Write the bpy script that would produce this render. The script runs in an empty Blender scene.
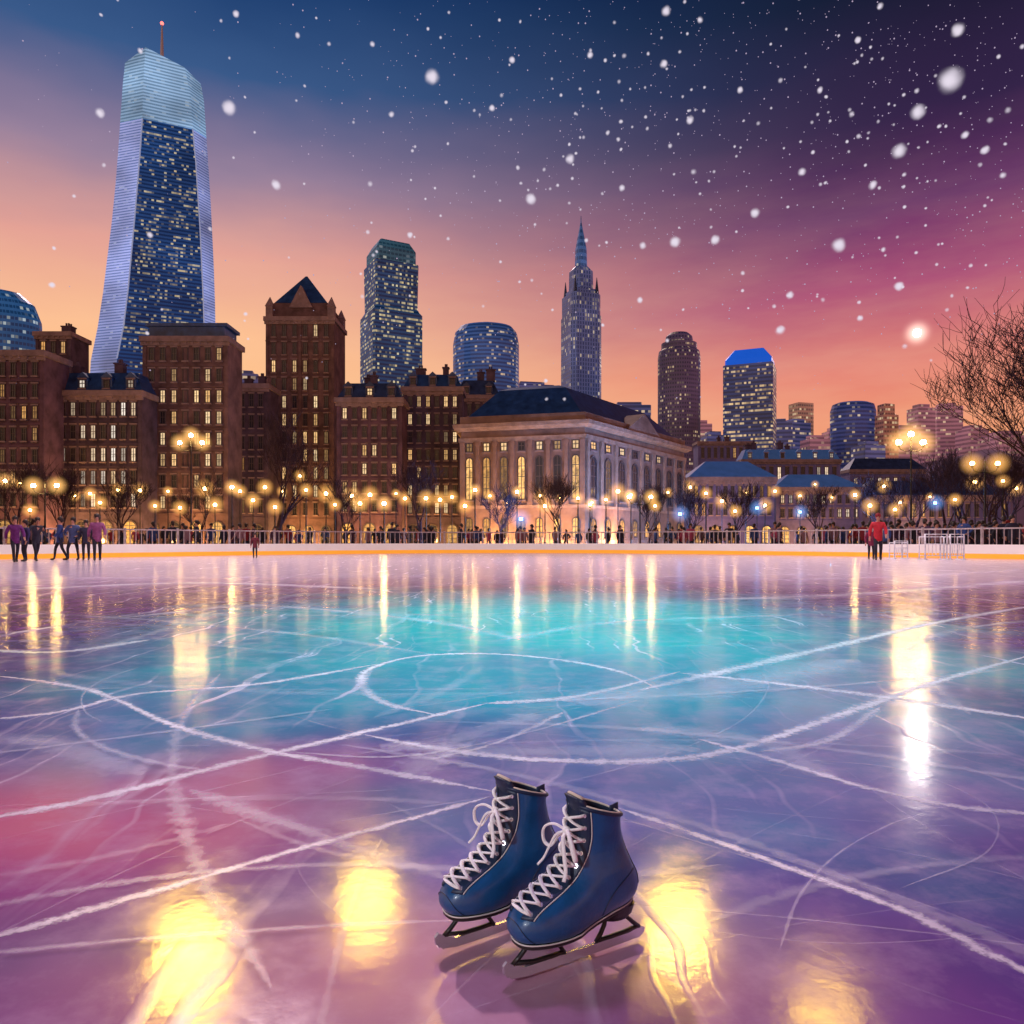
import bpy, math, random
import numpy as np
from mathutils import Vector, Matrix, noise as mnoise
random.seed(7)
F=750.0; CH=0.7; YH=541.0
scene=bpy.context.scene
COL=scene.collection
def wx(px,D): return (px-512)*D/F
def wz(py,D): return CH+(YH-py)*D/F
def gnd(px,py):
    D=F*CH/(py-YH); return Vector((wx(px,D),D,0))

# ---------------------------------------------------------------- materials
class NT:
    def __init__(s,tree): s.t=tree; s.n=tree.nodes; s.l=tree.links
    def node(s,typ,**kw):
        nd=s.n.new(typ)
        for k,v in kw.items(): setattr(nd,k,v)
        return nd
    def put(s,inp,v):
        if isinstance(v,bpy.types.NodeSocket): s.l.new(v,inp)
        elif v is not None:
            if inp.type=='RGBA' and not isinstance(v,(int,float)) and len(v)==3: v=(*v,1)
            inp.default_value=v
    def math(s,op,a,b=None,c=None,clamp=False):
        nd=s.node('ShaderNodeMath',operation=op,use_clamp=clamp)
        s.put(nd.inputs[0],a)
        if b is not None: s.put(nd.inputs[1],b)
        if c is not None: s.put(nd.inputs[2],c)
        return nd.outputs[0]
    def vmath(s,op,a,b=None):
        nd=s.node('ShaderNodeVectorMath',operation=op); s.put(nd.inputs[0],a)
        if b is not None: s.put(nd.inputs[1],b)
        return nd.outputs['Value'] if op in('LENGTH','DISTANCE','DOT_PRODUCT') else nd.outputs[0]
    def mix(s,f,a,b,blend='MIX'):
        nd=s.node('ShaderNodeMix',data_type='RGBA',blend_type=blend)
        s.put(nd.inputs[0],f); s.put(nd.inputs[6],a); s.put(nd.inputs[7],b)
        return nd.outputs[2]
    def mr(s,v,a,b,c=0.0,d=1.0,smooth=False):
        nd=s.node('ShaderNodeMapRange'); 
        if smooth: nd.interpolation_type='SMOOTHSTEP'
        for i,x in enumerate((v,a,b,c,d)): s.put(nd.inputs[i],x)
        return nd.outputs[0]
    def noise(s,vec,scale,detail=3,rough=.5,dist=0.0,dim='3D'):
        nd=s.node('ShaderNodeTexNoise',noise_dimensions=dim)
        if vec is not None: s.put(nd.inputs['Vector'],vec)
        nd.inputs['Scale'].default_value=scale; nd.inputs['Detail'].default_value=detail
        nd.inputs['Roughness'].default_value=rough; nd.inputs['Distortion'].default_value=dist
        return nd.outputs[0]
    def ramp(s,v,pts,interp='LINEAR'):
        nd=s.node('ShaderNodeValToRGB'); cr=nd.color_ramp; cr.interpolation=interp
        while len(cr.elements)<len(pts): cr.elements.new(.5)
        for e,(p,c) in zip(cr.elements,pts): e.position=p; e.color=(*c,1) if len(c)==3 else c
        s.put(nd.inputs[0],v); return nd.outputs[0]
    def mapping(s,vec,scale=(1,1,1),rot=(0,0,0),loc=(0,0,0)):
        nd=s.node('ShaderNodeMapping'); s.put(nd.inputs[0],vec)
        nd.inputs['Scale'].default_value=scale; nd.inputs['Rotation'].default_value=rot; nd.inputs['Location'].default_value=loc
        return nd.outputs[0]
def lin(c): return tuple((x/255/12.92 if x/255<=.04045 else ((x/255+.055)/1.055)**2.4) for x in c)
def newmat(name):
    m=bpy.data.materials.new(name); m.use_nodes=True; m.node_tree.nodes.clear()
    nt=NT(m.node_tree); out=nt.node('ShaderNodeOutputMaterial'); return m,nt,out
MATS={}
def pmat(name,col,rough=.6,metal=0,var=.25,scale=8,bump=0,bscale=40,spec=.5,emit=None,es=0,coat=0):
    if name in MATS: return MATS[name]
    m,nt,out=newmat(name)
    p=nt.node('ShaderNodeBsdfPrincipled')
    tc=nt.node('ShaderNodeTexCoord').outputs['Object']
    n=nt.noise(tc,scale,3,.6)
    f=nt.mr(n,.3,.7,1-var,1+var)
    c=nt.mix(1.0,col,f,'MULTIPLY')
    nt.put(p.inputs['Base Color'],c); p.inputs['Roughness'].default_value=rough
    p.inputs['Metallic'].default_value=metal; p.inputs['Specular IOR Level'].default_value=spec
    p.inputs['Coat Weight'].default_value=coat
    if emit:  # emit: self-glow that lifts surfaces which are no lamps
        nt.put(p.inputs['Emission Color'],emit); p.inputs['Emission Strength'].default_value=es; m.cycles.emission_sampling='NONE'
    if bump:
        b=nt.node('ShaderNodeBump'); b.inputs['Strength'].default_value=bump; b.inputs['Distance'].default_value=.002
        nt.put(b.inputs['Height'],nt.noise(tc,bscale,3)); nt.l.new(b.outputs[0],p.inputs['Normal'])
    nt.l.new(p.outputs[0],out.inputs[0]); MATS[name]=m; return m
def emat(name,col,s,sample=True):
    if name in MATS: return MATS[name]
    m,nt,out=newmat(name); e=nt.node('ShaderNodeEmission'); nt.put(e.inputs[0],col); e.inputs[1].default_value=s
    nt.l.new(e.outputs[0],out.inputs[0])
    if not sample: m.cycles.emission_sampling='NONE'
    MATS[name]=m; return m
def glowmat(name,col,s,power=3.0):
    if name in MATS: return MATS[name]
    m,nt,out=newmat(name)
    lw=nt.node('ShaderNodeLayerWeight'); lw.inputs[0].default_value=.5
    f=nt.math('SUBTRACT',1.0,lw.outputs['Facing']); f=nt.math('POWER',f,power)
    e=nt.node('ShaderNodeEmission'); nt.put(e.inputs[0],col); nt.put(e.inputs[1],nt.math('MULTIPLY',f,s))
    t=nt.node('ShaderNodeBsdfTransparent'); a=nt.node('ShaderNodeAddShader')
    nt.l.new(e.outputs[0],a.inputs[0]); nt.l.new(t.outputs[0],a.inputs[1]); nt.l.new(a.outputs[0],out.inputs[0])
    m.cycles.emission_sampling='NONE'; MATS[name]=m; return m
def tower_mat(name,glass,frame,lit,fh,cw,frac,es,rough=.3,wash=None,ws=0,band=.5,fv=(.25,.75),fu=(.1,.9)):
    if name in MATS: return MATS[name]
    m,nt,out=newmat(name)
    uv=nt.node('ShaderNodeTexCoord').outputs['UV']
    sp=nt.node('ShaderNodeSeparateXYZ'); nt.l.new(uv,sp.inputs[0])
    u=nt.math('DIVIDE',sp.outputs[0],cw); v=nt.math('DIVIDE',sp.outputs[1],fh)
    fu_=nt.math('FRACT',u); fv_=nt.math('FRACT',v); iu=nt.math('FLOOR',u); iv=nt.math('FLOOR',v)
    def between(x,a,b): return nt.math('MULTIPLY',nt.math('GREATER_THAN',x,a),nt.math('LESS_THAN',x,b))
    mask=nt.math('MULTIPLY',between(fu_,*fu),between(fv_,*fv))
    cb=nt.node('ShaderNodeCombineXYZ'); nt.l.new(iu,cb.inputs[0]); nt.l.new(iv,cb.inputs[1])
    wn=nt.node('ShaderNodeTexWhiteNoise',noise_dimensions='2D'); nt.l.new(cb.outputs[0],wn.inputs['Vector'])
    wn2=nt.node('ShaderNodeTexWhiteNoise',noise_dimensions='1D'); nt.l.new(iv,wn2.inputs['W'])
    run=nt.noise(nt.mapping(cb.outputs[0],(.14,.83,1)),1.0,1)
    big=nt.noise(nt.mapping(uv,(.02,.03,1)),1.0,2)
    th=nt.math('MULTIPLY',nt.mr(run,.38,.62,0.0,1.6),frac)
    th=nt.math('MULTIPLY',th,nt.mr(wn2.outputs[0],0,1,1-band,1+band))
    on=nt.math('LESS_THAN',wn.outputs['Value'],th)
    sc=nt.node('ShaderNodeSeparateColor'); nt.l.new(wn.outputs['Color'],sc.inputs[0])
    br=nt.math('POWER',nt.mr(sc.outputs[1],0,1,.25,1.0),2.0)
    est=nt.math('MULTIPLY',nt.math('MULTIPLY',mask,on),nt.math('MULTIPLY',br,es))
    lc=nt.mix(sc.outputs[2],lit,tuple(min(1,x*y) for x,y in zip(lit,(1.0,.85,.6))))
    gl=nt.mix(nt.mr(sc.outputs[0],0,1,0,.5),glass,tuple(x*.5 for x in glass))
    base=nt.mix(mask,frame,gl)
    base=nt.mix(1.0,base,nt.mr(big,.3,.7,.6,1.4),'MULTIPLY')
    p=nt.node('ShaderNodeBsdfPrincipled'); nt.put(p.inputs['Base Color'],base); 
    nt.put(p.inputs['Roughness'],nt.mr(mask,0,1,.5,rough))
    nt.l.new(p.outputs[0],out.inputs[0])
    if wash:  # wash: emission over the whole facade, standing in for ambient fill light
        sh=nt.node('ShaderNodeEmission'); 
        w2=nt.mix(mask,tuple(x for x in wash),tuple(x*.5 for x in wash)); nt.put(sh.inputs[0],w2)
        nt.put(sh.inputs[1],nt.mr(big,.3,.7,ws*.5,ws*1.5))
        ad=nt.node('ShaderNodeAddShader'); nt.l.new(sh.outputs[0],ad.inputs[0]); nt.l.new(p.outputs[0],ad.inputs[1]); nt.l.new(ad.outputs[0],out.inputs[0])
    nt.put(p.inputs['Emission Color'],lc); nt.l.new(est,p.inputs['Emission Strength'])
    m.cycles.emission_sampling='NONE'; MATS[name]=m; return m
def window_mat(name,lit,frac,es):
    if name in MATS: return MATS[name]
    m,nt,out=newmat(name)
    r=nt.node('ShaderNodeObjectInfo').outputs['Random']
    on=nt.math('LESS_THAN',r,frac)
    r2=nt.math('FRACT',nt.math('MULTIPLY',r,17.31)); r3=nt.math('FRACT',nt.math('MULTIPLY',r,71.7))
    tc=nt.node('ShaderNodeTexCoord').outputs['Object']
    inside=nt.mr(nt.noise(tc,2.2,2),.3,.7,.35,1.3)
    p=nt.node('ShaderNodeBsdfPrincipled'); p.inputs['Base Color'].default_value=(.03,.035,.05,1); p.inputs['Roughness'].default_value=.15
    nt.put(p.inputs['Emission Color'],nt.mix(r3,lit,tuple(x*y for x,y in zip(lit,(1,.78,.5)))))
    nt.l.new(nt.math('MULTIPLY',nt.math('MULTIPLY',on,inside),nt.mr(r2,0,1,.12*es,es)),p.inputs['Emission Strength'])
    nt.l.new(p.outputs[0],out.inputs[0]); m.cycles.emission_sampling='NONE'; MATS[name]=m; return m

# ---------------------------------------------------------------- mesh builder
class MB:
    def __init__(s): s.v=[]; s.f=[]; s.m=[]; s.uv=[]
    def face(s,idx,mi=0,uv=None):
        s.f.append(idx); s.m.append(mi); s.uv.append(uv)
    def add(s,pts): 
        b=len(s.v); s.v+= [tuple(p) for p in pts]; return b
    def box(s,x0,x1,y0,y1,z0,z1,mi=0,uvs=True):
        b=s.add([(x0,y0,z0),(x1,y0,z0),(x1,y1,z0),(x0,y1,z0),(x0,y0,z1),(x1,y0,z1),(x1,y1,z1),(x0,y1,z1)])
        W=x1-x0;L=y1-y0
        for q,(a,c) in zip([(0,1,5,4),(1,2,6,5),(2,3,7,6),(3,0,4,7)],[(0,W),(W,W+L),(W+L,2*W+L),(2*W+L,2*W+2*L)]):
            s.face([b+i for i in q],mi,[(a,z0),(c,z0),(c,z1),(a,z1)])
        s.face([b+3,b+2,b+1,b],mi); s.face([b+4,b+5,b+6,b+7],mi)
    def loft(s,rings,mi=0,cap=True,side=None,closed=True,capmi=None):
        bs=[s.add(r) for r in rings]; n=len(rings[0]); N=n if closed else n-1
        for k in range(len(rings)-1):
            per=0
            for i in range(N):
                j=(i+1)%n
                w=(Vector(rings[0][j])-Vector(rings[0][i])).length
                u0=per; u1=per+w; per+=w
                def sc(r,a,b):
                    wk=(Vector(r[j])-Vector(r[i])).length; mid=(a+b)/2; return mid-wk/2,mid+wk/2
                a0,a1=sc(rings[k],u0,u1); b0,b1=sc(rings[k+1],u0,u1)
                s.face([bs[k]+i,bs[k]+j,bs[k+1]+j,bs[k+1]+i], (side[i] if side else mi),
                       [(a0,rings[k][i][2]),(a1,rings[k][j][2]),(b1,rings[k+1][j][2]),(b0,rings[k+1][i][2])])
        if cap:
            c=capmi if capmi is not None else mi
            s.face([bs[-1]+i for i in range(n)],c); s.face([bs[0]+i for i in range(n)][::-1],c)
    def tube(s,pts,r,sides=6,mi=0,cap=True,flat=1.0,closed=False):
        pts=[Vector(p) for p in pts]; rs=r if isinstance(r,(list,tuple)) else [r]*len(pts)
        rings=[]; up=Vector((0,0,1)); prev=None
        for i,p in enumerate(pts):
            if closed: d=pts[(i+1)%len(pts)]-pts[i-1]
            else: d=(pts[min(i+1,len(pts)-1)]-pts[max(i-1,0)])
            if d.length<1e-9: d=Vector((0,0,1))
            d.normalize()
            if prev is None:
                a=d.cross(up); 
                if a.length<.05: a=d.cross(Vector((1,0,0)))
            else: a=prev-d*prev.dot(d)
            if a.length<1e-6: a=d.orthogonal()
            a.normalize(); prev=a; b=d.cross(a)
            rings.append([p+a*math.cos(t)*rs[i]+b*math.sin(t)*rs[i]*flat for t in [2*math.pi*k/sides for k in range(sides)]])
        if closed: rings.append(rings[0])
        bs=[s.add(q) for q in rings]
        for k in range(len(rings)-1):
            for i in range(sides):
                j=(i+1)%sides; s.face([bs[k]+i,bs[k]+j,bs[k+1]+j,bs[k+1]+i],mi)
        if cap and not closed:
            s.face([bs[0]+i for i in range(sides)][::-1],mi); s.face([bs[-1]+i for i in range(sides)],mi)
    def sphere(s,c,r,seg=10,rg=6,mi=0,sz=1.0):
        c=Vector(c); rings=[]
        for k in range(1,rg):
            ph=math.pi*k/rg
            rings.append([c+Vector((r*math.sin(ph)*math.cos(2*math.pi*i/seg),r*math.sin(ph)*math.sin(2*math.pi*i/seg),-r*sz*math.cos(ph))) for i in range(seg)])
        bs=[s.add(q) for q in rings]
        for k in range(len(rings)-1):
            for i in range(seg):
                j=(i+1)%seg; s.face([bs[k]+i,bs[k]+j,bs[k+1]+j,bs[k+1]+i],mi)
        a=s.add([c+Vector((0,0,-r*sz))]); b=s.add([c+Vector((0,0,r*sz))])
        for i in range(seg):
            j=(i+1)%seg; s.face([a,bs[0]+j,bs[0]+i],mi); s.face([b,bs[-1]+i,bs[-1]+j],mi)
    def mesh(s,name,mats,smooth=False):
        me=bpy.data.meshes.new(name); me.from_pydata(s.v,[],s.f); me.update()
        for mt in mats: me.materials.append(mt)
        me.polygons.foreach_set('material_index',s.m)
        if any(u is not None for u in s.uv):
            ul=me.uv_layers.new(name='UVMap')
            for p,u in zip(me.polygons,s.uv):
                if u:
                    for li,c in zip(p.loop_indices,u): ul.data[li].uv=c
        me.polygons.foreach_set('use_smooth',[smooth]*len(me.polygons)); me.update()
        return me
    def obj(s,name,mats,parent=None,loc=(0,0,0),smooth=False,**kw):
        return mkobj(name,s.mesh(name,mats if isinstance(mats,list) else [mats],smooth),parent,loc,**kw)
def mkobj(name,data,parent=None,loc=(0,0,0),**kw):
    o=bpy.data.objects.new(name,data); COL.objects.link(o); o.location=loc
    if parent: o.parent=parent
    for k,v in kw.items(): o[k]=v
    return o
def thing(name,label,cat,loc,rot=0,group=None):
    o=mkobj(name,None,None,loc,label=label,category=cat); o.rotation_euler[2]=rot; o.empty_display_size=.3
    if group: o['group']=group
    return o

# ---------------------------------------------------------------- world
w=bpy.data.worlds.new("World"); scene.world=w; w.use_nodes=True; w.node_tree.nodes.clear()
nt=NT(w.node_tree)
d=nt.node('ShaderNodeTexCoord').outputs['Generated']
sp=nt.node('ShaderNodeSeparateXYZ'); nt.l.new(d,sp.inputs[0])
cl=nt.noise(nt.mapping(d,(1.5,1.5,4)),1.6,4,.55)
z=nt.math('ADD',sp.outputs[2],nt.mr(cl,.3,.7,-.018,.018))
L=nt.ramp(z,[(0,lin((250,184,124))),(.13,lin((255,198,134))),(.24,lin((253,192,146))),(.34,lin((228,162,150))),(.42,lin((150,128,156))),(.50,lin((58,90,138))),(.6,lin((16,54,106))),(1,lin((6,22,58)))])
R=nt.ramp(z,[(0,lin((238,160,112))),(.11,lin((246,162,116))),(.20,lin((228,130,118))),(.29,lin((172,82,120))),(.37,lin((104,52,104))),(.45,lin((52,36,72))),(.56,lin((21,25,46))),(1,lin((8,10,26)))])
f=nt.mr(sp.outputs[0],-.36,.46,0,1,True)
c=nt.mix(f,L,R)
low=nt.mr(sp.outputs[2],.45,.15)
c=nt.mix(nt.math('MULTIPLY',nt.mr(nt.noise(nt.mapping(d,(2,2,9)),2.2,5,.6),.38,.72,0,.5),low),c,nt.mix(.45,c,lin((255,210,170))))
bg=nt.node('ShaderNodeBackground'); nt.l.new(c,bg.inputs[0]); bg.inputs[1].default_value=1.0
o=nt.node('ShaderNodeOutputWorld'); nt.l.new(bg.outputs[0],o.inputs[0])
sun=bpy.data.lights.new('sun','SUN'); sun.energy=1.6; sun.angle=math.radians(2.0); sun.color=(1,.74,.74)
so=bpy.data.objects.new('sun',sun); COL.objects.link(so)
so.rotation_euler=Vector((.36,-1,-.85)).to_track_quat('-Z','Y').to_euler()

# ---------------------------------------------------------------- camera
cam=bpy.data.cameras.new('camera'); co=bpy.data.objects.new('camera',cam); COL.objects.link(co)
co.location=(0,0,CH); co.rotation_euler=(math.pi/2,0,0); cam.sensor_width=36; cam.lens=36*F/1024; cam.shift_y=(YH-512)/1024
cam.clip_end=6000; cam.clip_start=.05; scene.camera=co
scene.view_settings.view_transform='Standard'

# ---------------------------------------------------------------- ice
def rim():
    pts=[]
    for x in np.linspace(-22,22,61): pts.append((x,44-.04*x*x))
    for y in (22,18,12,4,-4,-12): pts.append((23.2 if y<22 else 22.9,y))
    for y in (-14,-12,-4,4,12,18,22)[0:]: pts.append((-23.2 if y<22 else -22.9,y))
    return pts
RIM=rim()
m,nt,out=newmat('ice')
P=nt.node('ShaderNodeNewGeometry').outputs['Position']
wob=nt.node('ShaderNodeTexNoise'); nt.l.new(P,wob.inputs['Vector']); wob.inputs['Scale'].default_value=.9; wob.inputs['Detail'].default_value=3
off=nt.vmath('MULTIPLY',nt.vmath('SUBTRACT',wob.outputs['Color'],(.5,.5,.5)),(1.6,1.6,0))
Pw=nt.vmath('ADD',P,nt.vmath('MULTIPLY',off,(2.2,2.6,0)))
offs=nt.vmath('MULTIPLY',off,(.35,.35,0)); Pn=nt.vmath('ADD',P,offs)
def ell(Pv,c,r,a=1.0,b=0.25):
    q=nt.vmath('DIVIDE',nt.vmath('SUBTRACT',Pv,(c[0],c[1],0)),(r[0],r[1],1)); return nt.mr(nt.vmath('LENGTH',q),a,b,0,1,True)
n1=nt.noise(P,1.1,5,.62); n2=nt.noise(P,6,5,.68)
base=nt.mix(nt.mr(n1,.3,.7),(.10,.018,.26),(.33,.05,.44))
base=nt.mix(nt.math('MULTIPLY',ell(Pn,(-1.05,2.0),(1.0,.85),1.0,.1),.85),base,(.95,.10,.24))  # magenta light pool painted into the ice colour
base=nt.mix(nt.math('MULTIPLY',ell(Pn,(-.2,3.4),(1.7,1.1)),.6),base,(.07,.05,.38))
base=nt.mix(nt.math('MULTIPLY',ell(Pn,(-.15,1.2),(1.1,.5),1.0,.2),.5),base,(.88,.46,.38))  # warm glow around the golden pools mixed into the ice colour
base=nt.mix(ell(Pw,(.3,6.8),(4.2,6.0),1.15,.1),base,(.0,.72,.78))  # teal light pool painted into the ice colour, beneath its spot
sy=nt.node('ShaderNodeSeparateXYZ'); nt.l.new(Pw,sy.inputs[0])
base=nt.mix(nt.mr(sy.outputs[1],5.5,17,0,.9,True),base,(.86,.72,.82))  # far ice paled in colour, standing in for its bright reflection
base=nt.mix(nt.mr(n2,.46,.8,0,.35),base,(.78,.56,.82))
scr=None
for ang,sc_,th in ((.35,9,.68),(-.6,11,.68),(1.25,8,.69)):
    k=nt.noise(nt.mapping(Pn,(sc_,.35,1),(0,0,ang)),1.0,2,.6)
    k=nt.mr(k,th-.05,th+.05)
    scr=k if scr is None else nt.math('MAXIMUM',scr,k)
scr=nt.math('MULTIPLY',scr,nt.mr(n1,.36,.56))
base=nt.mix(nt.math('MULTIPLY',scr,.6),base,(.85,.70,.88))
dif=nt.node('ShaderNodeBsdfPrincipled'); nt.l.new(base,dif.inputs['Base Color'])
nt.put(dif.inputs['Roughness'],nt.math('ADD',nt.mr(n2,.3,.7,.10,.22),nt.math('MULTIPLY',scr,.2)))
dif.inputs['IOR'].default_value=1.31; dif.inputs['Specular IOR Level'].default_value=.42
bp=nt.node('ShaderNodeBump'); bp.inputs['Strength'].default_value=.3; bp.inputs['Distance'].default_value=.002
nt.l.new(nt.math('ADD',nt.math('MULTIPLY',nt.noise(P,35,3,.6),.6),scr),bp.inputs['Height']); nt.l.new(bp.outputs[0],dif.inputs['Normal'])
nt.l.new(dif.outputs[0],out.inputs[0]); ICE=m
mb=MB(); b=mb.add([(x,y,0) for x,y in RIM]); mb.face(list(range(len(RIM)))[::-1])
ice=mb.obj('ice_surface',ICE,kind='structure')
if ice.data.polygons[0].normal.z<0: ice.data.flip_normals()
gm=pmat('park_paving',(.10,.08,.08),.7,0,.35,.15)
mb=MB(); mb.add([(-2500,-200,-.05),(2500,-200,-.05),(2500,3500,-.05),(-2500,3500,-.05)]); mb.face([0,1,2,3]); mb.obj('ground',gm,kind='structure')

# markings on the ice
m,nt,out=newmat('ice_marking')
uv=nt.node('ShaderNodeTexCoord').outputs['UV']; sp=nt.node('ShaderNodeSeparateXYZ'); nt.l.new(uv,sp.inputs[0])
ac=nt.math('ABSOLUTE',nt.math('SUBTRACT',sp.outputs[1],.5))
P=nt.node('ShaderNodeNewGeometry').outputs['Position']
nn=nt.noise(P,24,4,.75)
ac=nt.math('ADD',ac,nt.mr(nn,.3,.7,-.24,.24))
soft=nt.mr(ac,.46,.0,0,1,True)
al=nt.math('MULTIPLY',soft,nt.mr(nt.noise(P,2.0,3,.6),.3,.6,.35,.95))
att=nt.node('ShaderNodeObjectInfo'); al=nt.math('MULTIPLY',al,att.outputs['Alpha'])
p=nt.node('ShaderNodeBsdfPrincipled'); p.inputs['Base Color'].default_value=(.92,.86,.95,1); p.inputs['Roughness'].default_value=.4
p.inputs['Emission Color'].default_value=(1,.85,1,1); p.inputs['Emission Strength'].default_value=.10
nt.l.new(al,p.inputs['Alpha']); nt.l.new(p.outputs[0],out.inputs[0]); m.cycles.emission_sampling='NONE'; MARK=m
def catmull(pts,n=14):
    P=[2*pts[0]-pts[1]]+pts+[2*pts[-1]-pts[-2]]; r=[]
    for i in range(1,len(P)-2):
        for k in range(n):
            t=k/n; a,b_,c_,d_=P[i-1],P[i],P[i+1],P[i+2]
            r.append(.5*((2*b_)+(c_-a)*t+(2*a-5*b_+4*c_-d_)*t*t+(3*b_-a-3*c_+d_)*t**3))
    r.append(P[-2]); return r
MK=0
def marking(pix,width,alpha=1.0,world=False,name='ice_marking'):
    global MK
    pts=catmull([p if world else gnd(*p) for p in pix]); zz=.0008+MK*.00008; MK+=1
    mb=MB(); n=len(pts); L_=[];R_=[]
    for i,p in enumerate(pts):
        d=(pts[min(i+1,n-1)]-pts[max(i-1,0)]).normalized(); s=Vector((-d.y,d.x,0))
        e=min(1,(min(i,n-1-i)+.6)/(n*.10)); ww=width*.5*e*(1+.45*mnoise.noise(p*1.7))
        L_.append(p+s*ww); R_.append(p-s*ww)
    for q in L_+R_: mb.v.append((q.x,q.y,zz))
    dist=0
    for i in range(n-1):
        s=(pts[i+1]-pts[i]).length
        mb.face([i,n+i,n+i+1,i+1],0,[(dist,1),(dist,0),(dist+s,0),(dist+s,1)]); dist+=s
    o=mb.obj(name,MARK,kind='structure'); o.color=(1,1,1,alpha)
    if o.data.polygons[0].normal.z<0: o.data.flip_normals()
marking([(-30,822),(100,797),(250,759),(370,731),(485,704)],.08)
marking([(-30,944),(150,893),(300,849),(400,822),(490,797)],.044)
marking([(-20,674),(60,684),(110,697),(170,724),(260,749),(370,769),(500,793)],.065)
marking([(618,808),(700,836),(800,872),(910,914),(1050,985)],.040)
marking([(365,735),(440,749),(540,760),(650,761),(740,748),(840,715),(930,684),(1050,650)],.09)
marking([(440,716),(385,703),(362,685),(372,668),(420,656),(490,654),(560,660),(620,672),(660,690)],.08,.9)
marking([(698,739),(780,762),(860,786),(950,806),(1050,816)],.07,.95)
marking([(680,673),(780,684),(890,698),(1050,722)],.11)
marking([(640,690),(740,668),(840,645),(940,622),(1050,603)],.17)
marking([(760,752),(830,740),(880,708)],.07,.6)
marking([(190,790),(260,815),(340,843),(450,880)],.09,.4)
marking([(-20,721),(60,712),(140,694),(260,684),(380,664)],.09,.85)
marking([(-20,650),(60,652),(150,640)],.16,.6)
marking([(485,704),(580,696),(680,672)],.08,.8)
marking([(430,760),(500,742),(565,712)],.05,.7)
marking([(-20,735),(60,746),(140,776)],.22,.3)
marking([(400,778),(470,736),(540,715)],.24,.35)
marking([(380,745),(520,752),(700,750)],.26,.3)
marking([(640,728),(760,742),(830,780)],.24,.32)
marking([(560,700),(700,690),(860,660)],.5,.35)
marking([(280,752),(400,757),(520,735),(640,700)],.03,.5)
marking([(560,800),(760,862),(900,905)],.008,.4)
marking([(0,590),(200,583),(400,590)],.7,.5)
marking([(700,600),(860,594),(1040,580)],.7,.5)
marking([(120,618),(260,606),(420,620),(520,640)],.25,.4)
marking([(500,640),(620,622),(800,615)],.25,.4)
marking([(900,890),(990,850),(985,805),(900,770),(800,760)],.008,.4)
for i in range(110):
    D=random.choice([1.3,1.6,2,2.6,3.5,3.5,5,7,10,14]); x=random.uniform(-.65,.65)*D; a=random.gauss(0,.8); ln=random.uniform(.3,1.1)*D*.5; cv=random.uniform(-.25,.25)
    pts=[Vector((x+math.cos(a+cv*t)*ln*t,D+math.sin(a+cv*t)*ln*t,0)) for t in (-1,-.4,.2,.8,1.2)]
    if min(p.y for p in pts)<.8: continue
    marking(pts,random.choice((random.uniform(.003,.008),random.uniform(.003,.006),random.uniform(.02,.05)))*max(1,D*.7),random.uniform(.12,.4),True,'skate_scratch')

# ---------------------------------------------------------------- rink barrier
white=pmat('white_board',(.8,.74,.76),.4,0,.08,1.5,emit=(1,.84,.78),es=.28)  # boards brightened by emission, as if strongly lit
yellow=pmat('kick_plate',(.85,.33,.03),.4,0,.1,2,emit=(1,.42,.04),es=.6)  # kick plate brightened by emission too, no light source
steel=pmat('rail_steel',(.50,.46,.48),.45,.3)
bar=thing('rink_barrier','white rink boards with orange kick plate and railing','barrier',(0,44,0))
def wall(off,z0,z1,mat,name,th):
    mb=MB(); pts=RIM
    n=len(pts); rin=[];rout=[]
    for i,(x,y) in enumerate(pts):
        a=Vector(pts[i-1]); b=Vector(pts[(i+1)%n]); dd=(b-a).normalized(); nn=Vector((-dd.y,dd.x))
        rin.append((x+nn.x*off,y+nn.y*off-44)); rout.append((x+nn.x*(off+th),y+nn.y*(off+th)-44))
    rings=[[(x,y,z0) for x,y in rin],[(x,y,z1) for x,y in rin],[(x,y,z1) for x,y in rout],[(x,y,z0) for x,y in rout],[(x,y,z0) for x,y in rin]]
    mb.loft(rings,cap=False); return mb.obj(name,mat,bar)
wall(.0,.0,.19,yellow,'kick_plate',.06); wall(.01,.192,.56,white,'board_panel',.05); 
wall(.0,1.17,1.23,steel,'handrail',.05)
mb=MB(); mp=MB(); pts=RIM; dens=[]
for i in range(len(pts)-1):
    a=Vector(pts[i]);b=Vector(pts[i+1]); k=max(1,int((b-a).length/.24))
    if a.y<5: continue
    for j in range(k): dens.append((a+(b-a)*j/k))
for i,q in enumerate(dens):
    x,y=q.x,q.y+.04-44
    if i%9==0: mp.box(x-.045,x+.045,y-.02,y+.05,.56,1.28)
    else: mb.box(x-.016,x+.016,y,y+.018,.56,1.175)
mb.obj('railing_bars',steel,bar,kind='stuff'); mp.obj('railing_posts',steel,bar,kind='stuff')

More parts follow.
